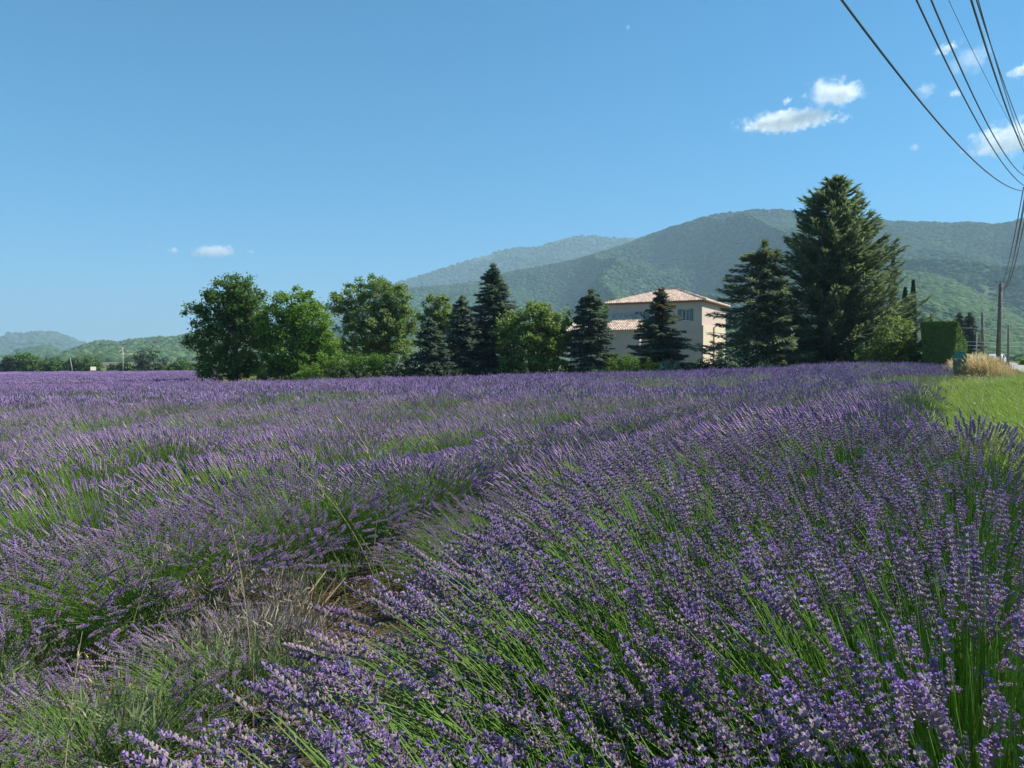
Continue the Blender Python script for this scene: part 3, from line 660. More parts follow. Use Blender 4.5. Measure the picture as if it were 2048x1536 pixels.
def broadleaf(name, X, Y, lobes, leaf, n, m, label, trunk_r=.18, seed=0, z=None, cat='tree', ncl=None, csz=.45, extra=None, group=None, stems=1, dz=0):
    """lobes: (dx, dy, z centre above the ground, rx, ry, rz)"""
    rg = np.random.default_rng(seed + 1000); z0 = gz(X, Y) if z is None else z
    root = empty(name, (X, Y, z0), label, cat, group)
    L = np.array(lobes, float); vol = (L[:, 3] * L[:, 4] * L[:, 5]) ** .75; pr = vol / vol.sum()
    ncl = ncl or max(20, n // 45)
    li = rg.choice(len(L), ncl, p=pr); d = rand_unit(ncl, rg); r = rg.random(ncl) ** .38
    cc = L[li, :3] + d * r[:, None] * L[li, 3:6] * rg.uniform(.85, 1.12, ncl)[:, None]
    cc[:, 2] = np.maximum(cc[:, 2], .12)
    ci = rg.integers(0, ncl, n); cs = csz * rg.uniform(.55, 1.25, ncl)
    P = cc[ci] + rg.normal(size=(n, 3)) * (cs[ci] * .5)[:, None] * np.array([1, 1, .75])
    P[:, 2] = np.maximum(P[:, 2], .05)
    V = leaf_quads(P, leaf, rg); ms = [m]; mi = np.zeros(n, int)
    if extra: # a second leaf or blossom material on the outer, upper clusters
        top = (P[:, 2] > np.quantile(P[:, 2], extra[1])) & (rg.random(n) < extra[2]); mi[top] = 1; ms.append(extra[0])
    quads_mesh('crown', V, ms, root, mi)
    mb = MB(); top = L[:, 2].max()
    for s_ in range(stems):
        off = rg.normal(0, .25, 2) if stems > 1 else np.zeros(2)
        tp = np.array([off[0] * 2, off[1] * 2, top * .85]); pts = np.array([[off[0] * .3, off[1] * .3, -.2], [off[0] * .8, off[1] * .8, top * .3], tp]);
        mb.tube(pts, [trunk_r, trunk_r * .75, trunk_r * .25], 7)
        for k in range(min(34, ncl // 2) // stems):
            c = cc[rg.integers(0, ncl)]; h = rg.uniform(.2, .75) * top; s = np.array([off[0], off[1], min(h, c[2])])
            mid = (s + c) / 2 + rg.normal(size=3) * .15
            mb.tube([s, mid, c], [trunk_r * .36, trunk_r * .2, trunk_r * .06], 4, cap=False)
    mb.build('trunk', m_bark, root)
    return root

def conifer(name, X, Y, H, Rb, m, label, seed=0, droop=.25, tiers=26, nb=9, spray=.32, dens=1.0, asym=None, z=None, trunk_r=.2, power=.85, upturn=.0, z_low=.2, m2=None, m2f=None, wid=.055, jag=.25, group=None):
    """whorled branches, each carrying flat sprays of needle brushes"""
    rg = np.random.default_rng(seed + 2000); z0 = gz(X, Y) if z is None else z
    root = empty(name, (X, Y, z0), label, 'tree', group)
    mb = MB(); mb.tube([[0, 0, -.3], [.03, 0, H * .5], [0, 0, H * .97]], [trunk_r, trunk_r * .6, .02], 7)
    Vs = []; mis = []
    for ti in range(tiers):
        f = (ti + rg.uniform(-.3, .3)) / tiers; f = min(max(f, 0), .985); h = z_low + (H - z_low) * f
        for b in range(nb):
            a = rg.uniform(0, 6.283); R = Rb * (1 - f) ** power * rg.uniform(1 - jag, 1 + jag * .6) + .12
            if asym: R *= asym(a, f)
            k = max(4, int(R / .30)); s = np.linspace(.0, 1, k + 1)
            zz = h + R * (-droop * s + (upturn + droop * .35) * s ** 3) + rg.uniform(-.22, .22)
            dirx = np.array([math.cos(a), math.sin(a), 0]); side = np.array([-math.sin(a), math.cos(a), 0])
            P = dirx * (s * R)[:, None]; P[:, 2] = np.maximum(zz, .05); P += side * (rg.normal(0, .04) * R * s ** 2)[:, None]
            if R > .5: mb.tube(P[::max(1, k // 3)], np.linspace(.035, .008, len(P[::max(1, k // 3)])) * trunk_r / .2, 3, cap=False)
            ns = int((10 + R * 26) * dens); q = rg.random(ns) ** .7
            C = np.stack([np.interp(q, s, P[:, i]) for i in range(3)], 1)
            wdt = R * .34 * (1.05 - q) + .05; lat = rg.uniform(-1, 1, ns) * wdt
            C += side * lat[:, None]; C[:, 2] -= np.abs(lat) * .25 + rg.random(ns) * .08 * (1 + droop)
            dd = unit(dirx * 1.0 + side * (lat / (wdt + .01) * .9)[:, None] + np.stack([0 * q, 0 * q, -droop * .5 + upturn * q * 1.6 + rg.normal(0, .28, ns)], 1) + rg.normal(0, .18, (ns, 3)))
            sp = spray * rg.uniform(.6, 1.25, ns)[:, None]; w_ = unit(np.cross(dd, np.array([0, 0, 1.0]) + rg.normal(0, .45, (ns, 3)))) * wid * rg.uniform(.7, 1.3, ns)[:, None]
            Vs.append(np.stack([C - dd * sp * .25, C + w_ + dd * sp * .25, C + dd * sp, C - w_ + dd * sp * .25], 1))
            mis.append(np.full(ns, 1 if (m2 is not None and m2f(a, f, rg)) else 0))
    V = np.concatenate(Vs); mi = np.concatenate(mis)
    nl = int(260 * (.5 + H / 12)); C = np.stack([rg.normal(0, .07, nl), rg.normal(0, .07, nl), H - rg.random(nl) ** 1.6 * H * .16], 1)   # the leader
    dd = unit(np.stack([rg.normal(0, .5, nl), rg.normal(0, .5, nl), rg.uniform(.2, 1, nl)], 1)); w_ = unit(np.cross(dd, rg.normal(size=(nl, 3)))) * wid
    Vl = np.stack([C, C + w_ + dd * spray * .3, C + dd * spray * .9, C - w_ + dd * spray * .3], 1)
    V = np.concatenate([V, Vl]); mi = np.concatenate([mi, np.full(nl, 1 if m2 is not None and m2f(0, 1, rg) else 0)])
    print(name, len(V))
    quads_mesh('crown', V, [m] + ([m2] if m2 else []), root, mi)
    mb.build('trunk', m_bark, root)
    return root

def at(px, Y): return (px - 1024) / F_ * Y
def hz_(px_y, Y): return 1.5 + (724 - px_y) / F_ * Y       # world height of a picture row at distance Y
def top_h(px, py, Y): x = at(px, Y); return hz_(py, Y) - gz(x, Y)

# the garden's front line, from left to right
Y = 55.0; x = at(470, Y); H = top_h(470, 546, Y)
broadleaf('ash_tree', x, Y, [(0, 0, H - 1.7, 1.9, 1.8, 1.8), (-1.4, 0, H - 3.0, 1.9, 1.8, 2.0), (1.0, 0, H - 2.6, 1.7, 1.7, 2.0), (-1.9, 0, H - 5.2, 1.7, 1.6, 1.6), (.6, 0, H - 5.0, 2.3, 2.0, 2.0), (-.9, -.3, 1.7, 2.1, 1.6, 1.1), (.8, 0, 1.5, 1.8, 1.6, 1.2)], .095, 34000, m_ash, 'tallest dark leafy tree at the left end of the garden', .2, 1, csz=.42, ncl=420)
broadleaf('young_tree', at(412, 54), 53.2, [(0, 0, .9, .3, .3, .3), (.5, 0, .5, .5, .4, .3), (1.2, 0, .5, .6, .4, .35)], .07, 500, m_ash, 'low leafy sucker growth at the foot of the leftmost garden tree', .03, 77, cat='shrub', csz=.2)
Y = 54.0; x = at(590, Y); H = top_h(590, 580, Y)
broadleaf('ash_tree', x, Y, [(0, 0, H - 1.3, 1.6, 1.7, 1.5), (-1.2, 0, H - 2.6, 1.6, 1.6, 1.7), (1.5, 0, H - 2.6, 1.5, 1.6, 1.6), (2.1, 0, H - 4.3, 1.2, 1.5, 1.5), (0, 0, H - 4.1, 2.4, 1.9, 1.8), (-1.5, 0, 1.6, 1.6, 1.6, 1.2), (1.2, 0, 1.8, 1.9, 1.6, 1.2)], .095, 34000, m_bright, 'lighter green rounded tree second from the left in the garden', .17, 2, csz=.42, ncl=380)
Y = 64.0; x = at(748, Y); H = top_h(748, 548, Y)
broadleaf('poplar_tree', x, Y, [(0, 0, H - 1.8, 1.6, 1.8, 1.9), (-2.1, 0, H - 2.6, 1.5, 1.6, 1.8), (1.7, 0, H - 2.5, 1.5, 1.6, 1.9), (2.6, 0, H - 4.4, 1.3, 1.6, 1.8), (0, 0, H - 4.2, 3.0, 2.2, 1.9), (-1.0, 0, H - 6.2, 2.6, 2.0, 1.5), (2.0, 0, H - 6.0, 1.8, 1.8, 1.5)], .105, 34000, m_poplar, 'wide pale green tree with tufted top behind the long low hedge', .22, 3, csz=.42, ncl=400)
Y = 60.0; x = at(878, Y); H = top_h(878, 582, Y)
broadleaf('poplar_tree', x, Y, [(0, 0, H - 1.2, .85, 1.0, 1.2), (-.7, 0, H - 2.6, .9, 1.0, 1.5), (.7, 0, H - 2.8, .9, 1.0, 1.5), (0, 0, H - 4.2, 1.5, 1.3, 1.6)], .1, 12000, m_poplar, 'narrow light green tree rising between the wide pale tree and the spruces', .13, 4, csz=.36, ncl=170)
broadleaf('chestnut_tree', at(1066, 53), 53, (lambda H: [(0, 0, H - 1.3, 1.7, 1.5, 1.3), (-1.3, 0, H - 2.0, 1.3, 1.4, 1.3), (1.5, 0, H - 1.9, 1.2, 1.4, 1.4), (0, 0, H - 3.0, 2.5, 1.8, 1.4), (-.6, 0, 1.2, 2.2, 1.6, .9), (1.4, 0, 1.4, 1.2, 1.3, .9)])(top_h(1066, 603, 53)), .10, 24000, m_flower, 'round broad tree dotted with pale blossom between two dark spruces', .17, 5, csz=.38, ncl=320, extra=(m_blos, .78, .12))
# blue spruces
conifer('spruce_tree', at(860, 52.5), 52.5, top_h(860, 640, 52.5), 2.0, m_spruce, 'squat dark spruce just right of the long low hedge', 1, tiers=16, droop=.2, spray=.27, wid=.05, power=.7, dens=1.8, nb=11)
conifer('spruce_tree', at(925, 54), 54, top_h(925, 596, 54), 2.1, m_spruce, 'second tallest dark spruce, against the left flank of the tallest', 2, tiers=22, droop=.2, spray=.27, wid=.05, power=.7, dens=1.8, nb=11)
conifer('spruce_tree', at(987, 55.5), 55.5, top_h(987, 532, 55.5), 2.95, m_spruce, 'tallest blue green spruce with a ragged pointed top', 3, tiers=30, droop=.2, spray=.28, wid=.05, power=.68, jag=.4, dens=1.8, nb=12)
conifer('spruce_tree', at(1182, 53), 53, top_h(1182, 582, 53), 2.05, m_spruce, 'slender dark spruce covering the left end of the house', 4, tiers=24, droop=.22, spray=.27, wid=.05, power=.55, jag=.35, dens=1.8, nb=11)
conifer('spruce_tree', at(1322, 54), 54, top_h(1322, 580, 54), 2.65, m_spruce, 'spruce with a rusty brown top standing before the house windows', 5, tiers=22, droop=.15, spray=.27, wid=.05, power=.72, jag=.45, dens=2.0, nb=11, m2=m_redtop, m2f=lambda a, f, r: f > .6 and (r.random() < (f - .5) * 1.8))
# cedars
conifer('cedar_tree', at(1527, 52), 52, top_h(1545, 486, 52), 5.0, m_cedar, 'smaller cedar with drooping boughs sweeping down to the house', 6, tiers=24, nb=11, droop=.50, upturn=.12, spray=.36, wid=.05, power=.5, jag=.4, trunk_r=.3,
        asym=lambda a, f: (1.5 if (math.cos(a) < -.3 and f < .3) else 1.0) * (1.0 if math.cos(a) < .3 else .7) * (.75 if .25 < f < .5 and math.cos(a) < 0 else 1.0), z_low=.9, dens=1.3)
conifer('cedar_tree', at(1668, 54), 54, top_h(1645, 362, 54), 6.2, m_cedar, 'huge dark cedar, the tallest tree, with ragged upswept tips', 7, tiers=42, nb=13, droop=.12, upturn=.34, spray=.42, wid=.058, power=.62, jag=.5, trunk_r=.45, z_low=.4, dens=1.25,
        asym=lambda a, f: (.88 if math.cos(a) > .2 else (.70 if f < .5 else .95)) * (.92 if f < .12 else 1))
# behind the house
broadleaf('oak_tree', at(1235, 92), 92, [(0, 0, 7.2, 3.2, 2.5, 2.2), (2.4, 0, 7.6, 2.6, 2.4, 2.0), (-2, 0, 6.0, 2.2, 2.2, 2.5), (1, 0, 4.5, 3.6, 2.5, 2.2)], .13, 9000, m_ash, 'dark broad tree crown showing above the left end of the house roof', .25, 6, csz=.6, ncl=170)

# low shrubs along the garden front
def shrub(name, px, py_top, Y, w_px, m, label, seed, n=3500, leaf=.06, extra=None, lobes=None, csz=.2, base=0):
    x = at(px, Y); H = top_h(px, py_top, Y); W = w_px / 2 / F_ * Y
    lobes = lobes or [(0, 0, H * .55, W * .85, W * .8, H * .45), (-W * .4, 0, H * .4, W * .6, W * .6, H * .4), (W * .4, 0, H * .42, W * .6, W * .6, H * .42)]
    return broadleaf(name, x, Y, lobes, leaf, n, m, label, .05, seed, cat='shrub', csz=csz, extra=extra, ncl=max(40, n // 40), stems=2)
shrub('shrub', 620, 722, 51.6, 66, m_bright, 'bright green bush under the second garden tree', 21, 3600)
x0, x1 = at(650, 52.6), at(790, 52.6)
Hh = top_h(720, 706, 52.6)
broadleaf('hedge', (x0 + x1) / 2, 52.6, [(k * .5 - 2.2, 0, Hh * .5, .5, .7, Hh * .5) for k in range(10)] + [(1.2, 0, Hh * .8, .9, .6, .45)], .055, 15000, m_hedge, 'long dense low hedge with sunlit light green top below the wide pale tree', .05, 22, cat='hedge', csz=.26, ncl=420, stems=2)
shrub('shrub', 792, 732, 51.4, 78, m_dark, 'low dark sprawling bush at the right end of the long hedge', 23, 3000, .05)
shrub('shrub', 1246, 704, 51.3, 90, m_hedge, 'round leafy bush in front of the house wall', 24, 5200, .055)
shrub('shrub', 1191, 742, 50.8, 26, m_vari, 'small pale bush low at the foot of the slender spruce', 25, 500, .05)
shrub('shrub', 1300, 709, 50.9, 30, m_yel, 'yellow green feathery shrub beside the variegated bush', 26, 1300, .055)
shrub('shrub', 1333, 721, 50.7, 54, m_vari, 'pale variegated bush right of the yellow shrub', 27, 3200, .055)
shrub('shrub', 1418, 712, 50.9, 110, m_dark, 'dark evergreen bush under the left boughs of the smaller cedar', 28, 4000, .05)
shrub('weed', 1372, 744, 49.6, 26, m_yel, 'light green leafy weed at the field edge before the dark bush', 29, 420, .05)
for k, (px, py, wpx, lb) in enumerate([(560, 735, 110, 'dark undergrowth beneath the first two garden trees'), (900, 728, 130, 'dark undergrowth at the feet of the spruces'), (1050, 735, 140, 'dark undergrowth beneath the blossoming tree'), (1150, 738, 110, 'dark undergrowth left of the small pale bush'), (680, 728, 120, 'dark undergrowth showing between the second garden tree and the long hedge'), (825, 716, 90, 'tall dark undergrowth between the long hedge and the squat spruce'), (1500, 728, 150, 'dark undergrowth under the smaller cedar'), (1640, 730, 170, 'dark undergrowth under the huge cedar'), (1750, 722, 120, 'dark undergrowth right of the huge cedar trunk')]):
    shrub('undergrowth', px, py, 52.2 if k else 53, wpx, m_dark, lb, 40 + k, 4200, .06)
# right of the big cedar
broadleaf('maple_tree', at(1790, 47), 47, (lambda H: [(0, 0, H - .9, 1.0, .9, .9), (-.7, 0, H - 1.7, 1.1, .9, .9), (.4, 0, 1.2, 1.2, .9, .9), (-1.2, 0, 1.0, 1.2, .9, .8)])(top_h(1795, 628, 47)), .075, 7500, m_flower, 'small sunlit leafy tree tucked under the right side of the huge cedar', .07, 31, csz=.25, ncl=180, extra=(m_blos, .6, .08))
def cypress(px, py, Y, wpx, label, seed, m=m_cyp, flat=1.0):
    x = at(px, Y); H = top_h(px, py, Y); W = wpx / 2 / F_ * Y; rg = np.random.default_rng(seed + 50); z0 = gz(x, Y)
    root = empty('cypress_tree', (x, Y, z0), label, 'tree', 'dark columnar cypresses right of the cedar')
    n = 5200; f = rg.random(n) ** .85; a = rg.uniform(0, 6.283, n); r = W * np.clip(np.minimum(1.0, f * 6 + .3) * (1 - f ** 2.2) ** .9, 0, 1) * rg.uniform(.75, 1.06, n)
    P = np.stack([r * np.cos(a), r * np.sin(a), .1 + f * (H - .25)], 1)
    d = unit(np.stack([np.cos(a) * .35, np.sin(a) * .35, 1 + 0 * a], 1) + rg.normal(0, .2, (n, 3))); w_ = unit(np.cross(d, rg.normal(size=(n, 3)))) * .05
    V = np.stack([P - d * .12, P + w_, P + d * .24, P - w_], 1); quads_mesh('crown', V, m, root)
    mb = MB(); mb.tube([[0, 0, -.2], [0, 0, H * .5], [0, 0, H * .9]], [W * .3, W * .25, .02], 6); mb.build('trunk', m_bark, root)
    return root
cypress(1783, 494, 66, 12, 'tallest thin cypress, its tip showing behind the cedar shoulder', 1)
cypress(1808, 575, 64, 24, 'broad rounded cypress half hidden by the right boughs of the cedar', 2)
cypress(1824, 560, 62, 14, 'slim pointed cypress clear of the cedar, left of the clipped hedge', 3)
cypress(1861, 630, 95, 8, 'tiny cypress tip peeping over the clipped hedge', 4)
conifer('fir_tree', at(1918, 112), 112, top_h(1918, 628, 112), 2.2, m_spruce, 'thin fir rising behind the right end of the clipped hedge', 8, tiers=20, nb=8, spray=.45, wid=.09, dens=1.2)
conifer('fir_tree', at(1938, 112), 112, top_h(1938, 628, 112), 2.6, m_spruce, 'dark fir standing clear between the hedge and the first pole', 9, tiers=20, nb=9, spray=.45, wid=.09, dens=1.3, jag=.4)
shrub('shrub', 1966, 706, 100, 60, m_hedge, 'bushy growth behind the mound of dry grass', 32, 1800, .12, csz=.4)
shrub('shrub', 2052, 712, 105, 38, m_bright, 'bright bush at the far side of the road', 33, 1200, .12, csz=.4)

# the clipped hedge: a tall block with flared sides, running away beside the road
def clipped_hedge():
    u0, u1, t0, t1 = -3.35, -1.0, 0, 62
    xc, yc = at(1876, 45), 45.0
    root = empty('clipped_hedge', (xc, yc, gz(xc, yc)), 'tall box shaped clipped hedge with a dark front and sunlit right side', 'hedge')
    Hh = hz_(644, 45) - gz(xc, yc)
    d = np.array([.515, .857, 0]); s = np.array([.99, -.12, 0])
    wt, wb = 1.0, .72
    rg = np.random.default_rng(5); Ps = []; Ns = []
    def face(fn, n, nr):
        a, b = rg.random(n), rg.random(n); Ps.append(fn(a[:, None], b[:, None])); Ns.append(np.repeat(np.array([nr], float), n, 0))
    Z = np.array([0, 0, 1.0]); lrp = lambda f: wb + (wt - wb) * f
    face(lambda a, b: s * (2 * a - 1) * lrp(b) + Z * b * Hh, 26000, (-s[1] * 0, -1, .0))
    face(lambda a, b: s * lrp(b) + d * (a ** 2 * 62) + Z * b * Hh, 36000, (1, -.3, 0))
    face(lambda a, b: -s * lrp(b) + d * (a ** 2 * 62) + Z * b * Hh, 9000, (-1, .3, 0))
    face(lambda a, b: s * (2 * a - 1) * wt + d * (b ** 2 * 62) + Z * Hh, 12000, (0, 0, 1))
    P = np.concatenate(Ps) + rg.normal(0, .03, (sum(map(len, Ps)), 3)); Nn = np.concatenate(Ns)
    n = len(P); nr = unit(Nn + rg.normal(0, .55, (n, 3))); a = unit(np.cross(nr, rg.normal(size=(n, 3)))); b = np.cross(nr, a); sz = (.038 + .0022 * (P @ d).clip(0))[:, None] * rg.uniform(.7, 1.3, (n, 1))
    quads_mesh('foliage', np.stack([P - a * sz, P + b * sz * .6, P + a * sz, P - b * sz * .6], 1), leafm('leaves_clipped_hedge', (.085, .155, .035), .18), root)
    mb = MB(); V = []
    for tt_ in (.04, 61.9):
        for (sx, f) in ((-1, 0), (1, 0), (1, 1), (-1, 1)): V.append(s * sx * (lrp(f) - .03) + d * tt_ + Z * (f * (Hh - .03) - (.2 if f == 0 else 0)))
    mb.add(V, [(0, 1, 2, 3), (7, 6, 5, 4), (1, 5, 6, 2), (4, 0, 3, 7), (3, 2, 6, 7)])
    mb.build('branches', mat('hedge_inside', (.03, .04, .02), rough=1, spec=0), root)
clipped_hedge()
broadleaf('hedge', at(1832, 47), 47, [(k * .35 - .6, 0, .6, .35, .5, .6) for k in range(4)], .05, 2600, m_dark, 'low dark hedge stub left of the tall clipped hedge', .03, 60, cat='hedge', csz=.16, stems=2)
# lawn patch seen under the cedars
n = 4200; x = rg.uniform(at(1380, 56), at(1860, 56), n); y = rg.uniform(53, 70, n); x = x * y / 56
E = np.zeros((n, 3)); E[:, 2] = rg.uniform(0, 6.3, n)
scatter('lawn_grass', [grass_tuft(90 + k, .14, 26, .3, m_grass, .2, .008) for k in range(3)], np.stack([x, y, ground(x, y)], 1), E, rg.uniform(.8, 1.4, n), rg.integers(0, 3, n), 'sunlit lawn glimpsed beneath the cedar boughs')

# trees behind the far left field
for k, (px, py, W, D_, dk, lb) in enumerate([
    (18, 712, 32, 203, 1, 'dark narrow field tree leftmost of all'),
    (48, 706, 58, 205, 0, 'highest bushy field tree near the left edge'),
    (103, 714, 66, 206, 0, 'wide low field tree beside the leaning pole'),
    (146, 715, 30, 207, 1, 'small dark field tree behind the leaning pole'),
    (178, 716, 62, 206, 0, 'long spreading field tree behind the cream board'),
    (226, 729, 16, 208, 1, 'tiny dark bush between the cream board and the upright pole'),
    (250, 724, 36, 209, 0, 'low light bush at the foot of the upright pole'),
    (299, 696, 70, 204, 1, 'big round dark evergreen standing alone at the field end'),
    (365, 720, 56, 210, 0, 'low green bush between the round evergreen and the garden'),
    (335, 731, 30, 208, 0, 'very low scrub right of the round evergreen'),
    (415, 722, 50, 212, 0, 'low bush half hidden by the leftmost garden tree')]):
    x = at(px, D_); H = top_h(px, py, D_); W_ = W / 2 / F_ * D_
    broadleaf('field_tree', x, D_, [(0, 0, H * .62, W_ * .75, W_ * .7, H * .38), (-W_ * .4, 0, H * .42, W_ * .6, W_ * .6, H * .4), (W_ * .42, 0, H * .40, W_ * .6, W_ * .6, H * .4), (0, 0, H * .22, W_ * .95, W_ * .6, H * .22)], .30, 2600 if W > 30 else 1200, m_dark if dk else m_ash, lb, .2, 300 + k, csz=.9, ncl=90, group='trees and bushes behind the far field')
#@@HOUSE
# ------------------------------------------------------------------ the house
m_wall = mat('wall_render', (.56, .44, .38), rough=.9, col2=(.60, .475, .41), nscale=1.5, bump=.15, bscale=30, spec=.1)
m_wall_sunlit = mat('wall_render_sunlit', (.62, .52, .38), rough=.9, col2=(.66, .55, .41), nscale=1.5, bump=.15, bscale=30, spec=.1)  # paler copy of the wall render, sunlight put into the colour
m_tile = mat('roof_tile', (.60, .46, .37), rough=.85, var=.28, hue=.02, rnd='island', spec=.15)
m_shut = mat('shutter_paint', (.16, .24, .27), rough=.6)
m_glass = mat('window_glass', (.05, .06, .07), rough=.08, spec=.8)
m_trim = mat('wood_trim', (.32, .20, .14), rough=.7)
m_white = mat('white_gutter', (.7, .68, .64), rough=.5)
C0 = np.array([9.6, 76.3]); e1 = np.array([.883, -.469]); e2 = np.array([-.469, -.883])
zg = gz(12, 75)
house = empty('house', (C0[0], C0[1], zg), 'two storey pink rendered house with a tiled hip roof and a low wing', 'house')
def hp(a, b, z): return np.array([e1[0] * a + e2[0] * b, e1[1] * a + e2[1] * b, z])
def hbox(mb, a0, a1, b0, b1, z0, z1, mi=0):
    V = [hp(a, b, z) for z in (z0, z1) for b in (b0, b1) for a in (a0, a1)]
    mb.add(V, [(0, 1, 3, 2), (4, 6, 7, 5), (0, 4, 5, 1), (2, 3, 7, 6), (0, 2, 6, 4), (1, 5, 7, 3)], mi)
EZ = 7.25 - zg - .12; AZ = 4.45 - zg
def wall_panel(mb, a0, a1, z0, z1, b, holes, t=.3):
    xs_ = sorted({a0, a1, *[h[0] for h in holes], *[h[1] for h in holes]}); zs_ = sorted({z0, z1, *[h[2] for h in holes], *[h[3] for h in holes]})
    for i in range(len(xs_) - 1):
        for j in range(len(zs_) - 1):
            ca, cz = (xs_[i] + xs_[i + 1]) / 2, (zs_[j] + zs_[j + 1]) / 2
            if any(h[0] < ca < h[1] and h[2] < cz < h[3] for h in holes): continue
            hbox(mb, xs_[i], xs_[i + 1], b - t, b, zs_[j], zs_[j + 1])
wins = [(3.05, 3.75, EZ - 1.75, EZ - .75), (7.3, 8.0, EZ - 1.75, EZ - .65)]
mb = MB(); wall_panel(mb, 0, 9.2, -.3, EZ, 0, wins); hbox(mb, 0, .3, -9.8, -.3, -.3, EZ); hbox(mb, .3, 8.9, -9.8, -9.5, -.3, EZ)
mb.build('wall', m_wall, house)
mb = MB(); hbox(mb, 8.9, 9.2, -9.8, -.3, -.3, EZ); mb.build('wall', m_wall, house)
mb = MB(); hbox(mb, 9.2, 9.32, -9.2, -.05, -.2, 3.9 - zg + 1.05); tag(mb.build('wall_panel', m_wall_sunlit, house), 'lower right side wall with sunlight painted in as cream')  # thin slab over the same wall, painted paler where sun falls on it
mb = MB(); hbox(mb, 9.32, 9.4, -4.3, -3.9, .2, 4.6 - zg + .3); mb.build('door_post', m_trim, house)
mb = MB(); hbox(mb, -2.8, 4.2, 0.0, 3.2, -.3, AZ); tag(mb.build('wing_wall', m_wall, house))
mb = MB(); hbox(mb, -2.95, 4.35, 3.2, 3.38, AZ - .1, AZ + .02); tag(mb.build('gutter', m_white, house))
mb = MB(); hbox(mb, -.25, 9.45, 0.0, .22, EZ, EZ + .1); hbox(mb, 9.2, 9.45, -10, 0, EZ, EZ + .1); mb.build('cornice', m_trim, house)
for (a0, a1, z0, z1) in wins:
    mb = MB(); hbox(mb, a0, a1, -.2, -.14, z0, z0 + .07); hbox(mb, a0, a1, -.2, -.14, z1 - .07, z1); hbox(mb, a0, a0 + .07, -.2, -.14, z0 + .07, z1 - .07); hbox(mb, a1 - .07, a1, -.2, -.14, z0 + .07, z1 - .07); hbox(mb, (a0 + a1) / 2 - .03, (a0 + a1) / 2 + .03, -.2, -.14, z0 + .07, z1 - .07)
    wnd = mb.build('window', m_white, house)
    mb = MB(); hbox(mb, a0 + .07, a1 - .07, -.19, -.175, z0 + .07, z1 - .07); mb.build('pane', m_glass, wnd)
    for s_ in (-1, 1):
        mb = MB(); c_ = a0 - .38 if s_ < 0 else a1 + .02
        hbox(mb, c_, c_ + .36, .005, .04, z0, z1)
        for q in range(9): hbox(mb, c_ + .04, c_ + .32, .04, .055, z0 + .06 + q * (z1 - z0 - .1) / 9, z0 + .12 + q * (z1 - z0 - .1) / 9)
        mb.build('shutter', m_shut, house)
def tiles(corners, mb, tw=.23, tl=.38):
    """barrel tiles laid over a planar slope given by its polygon; corners[0]-[1] is the eave"""
    P = np.array(corners); ex = P[1] - P[0]; Lx = np.linalg.norm(ex); ex /= Lx
    nrm = np.cross(ex, P[-1] - P[0]); nrm /= np.linalg.norm(nrm); nrm *= np.sign(nrm[2]); ey = np.cross(nrm, ex)
    if ey @ (P[-1] - P[0]) < 0: ey = -ey
    Q = np.stack([(P - P[0]) @ ex, (P - P[0]) @ ey], 1); H_ = Q[:, 1].max()
    def inside(x, y):
        c = False; n = len(Q); j = n - 1
        for i in range(n):
            if (Q[i, 1] > y) != (Q[j, 1] > y) and x < (Q[j, 0] - Q[i, 0]) * (y - Q[i, 1]) / (Q[j, 1] - Q[i, 1]) + Q[i, 0]: c = not c
            j = i
        return c
    an = np.linspace(0, math.pi, 5)
    for i in range(int(Lx / tw)):
        for j in range(int(H_ / tl) + 1):
            x = (i + .5) * tw; y = (j + .35) * tl
            if not inside(x, y): continue
            V = []
            for yy, lift, rr_ in ((y - tl * .62, .045, .5), (y + tl * .45, .015, .42)):
                for t_ in an: V.append(P[0] + ex * (x - math.cos(t_) * tw * rr_) + ey * yy + nrm * (lift + math.sin(t_) * tw * .36))
            mb.add(V, [(k, k + 1, k + 6, k + 5) for k in range(4)] + [(0, 1, 2, 3, 4)])
o_ = .35
E0, E1, E2, E3 = hp(-o_, o_, EZ + .1), hp(9.2 + o_, o_, EZ + .1), hp(9.2 + o_, -9.8 - o_, EZ + .1), hp(-o_, -9.8 - o_, EZ + .1)
RZ = 8.78 - zg; T0, T1 = hp(4.2, -4.9, RZ), hp(5.4, -4.9, RZ)
mb = MB(); mb.add([E0, E1, E2, E3, T0, T1], [(0, 1, 5, 4), (1, 2, 5), (2, 3, 4, 5), (3, 0, 4), (3, 2, 1, 0)])
roof = mb.build('roof', m_tile, house)
mb = MB(); tiles([E0, E1, T1, T0], mb); tiles([E1, E2, T1], mb); tiles([E3, E0, T0], mb); tiles([E2, E3, T0, T1], mb)
for a_, b_ in ((E0, T0), (E1, T1), (T0, T1), (E2, T1)):
    n_ = int(np.linalg.norm(b_ - a_) / .38)
    for k in range(n_): p0 = a_ + (b_ - a_) * k / n_; p1 = a_ + (b_ - a_) * (k + 1.05) / n_; mb.tube([p0 + [0, 0, .09], p1 + [0, 0, .06]], [.13, .11], 6)
o = mb.build('roof_tile', m_tile, roof); o['kind'] = 'stuff'
A0, A1, A2, A3 = hp(-3.1, 3.55, AZ + .03), hp(4.5, 3.55, AZ + .03), hp(3.2, .01, 6.1 - zg), hp(-3.1, .01, 6.1 - zg); A4 = hp(4.5, .01, AZ + .03)
mb = MB(); mb.add([A0, A1, A2, A3, A4, hp(-3.1, .01, AZ + .03)], [(0, 1, 2, 3), (1, 4, 2), (0, 3, 5), (0, 5, 4, 1), (3, 2, 4, 5)]); wr = mb.build('wing_roof', m_tile, house)
mb = MB(); tiles([A0, A1, A2, A3], mb); tiles([A1, A4, A2], mb); o = mb.build('roof_tile', m_tile, wr); o['kind'] = 'stuff'
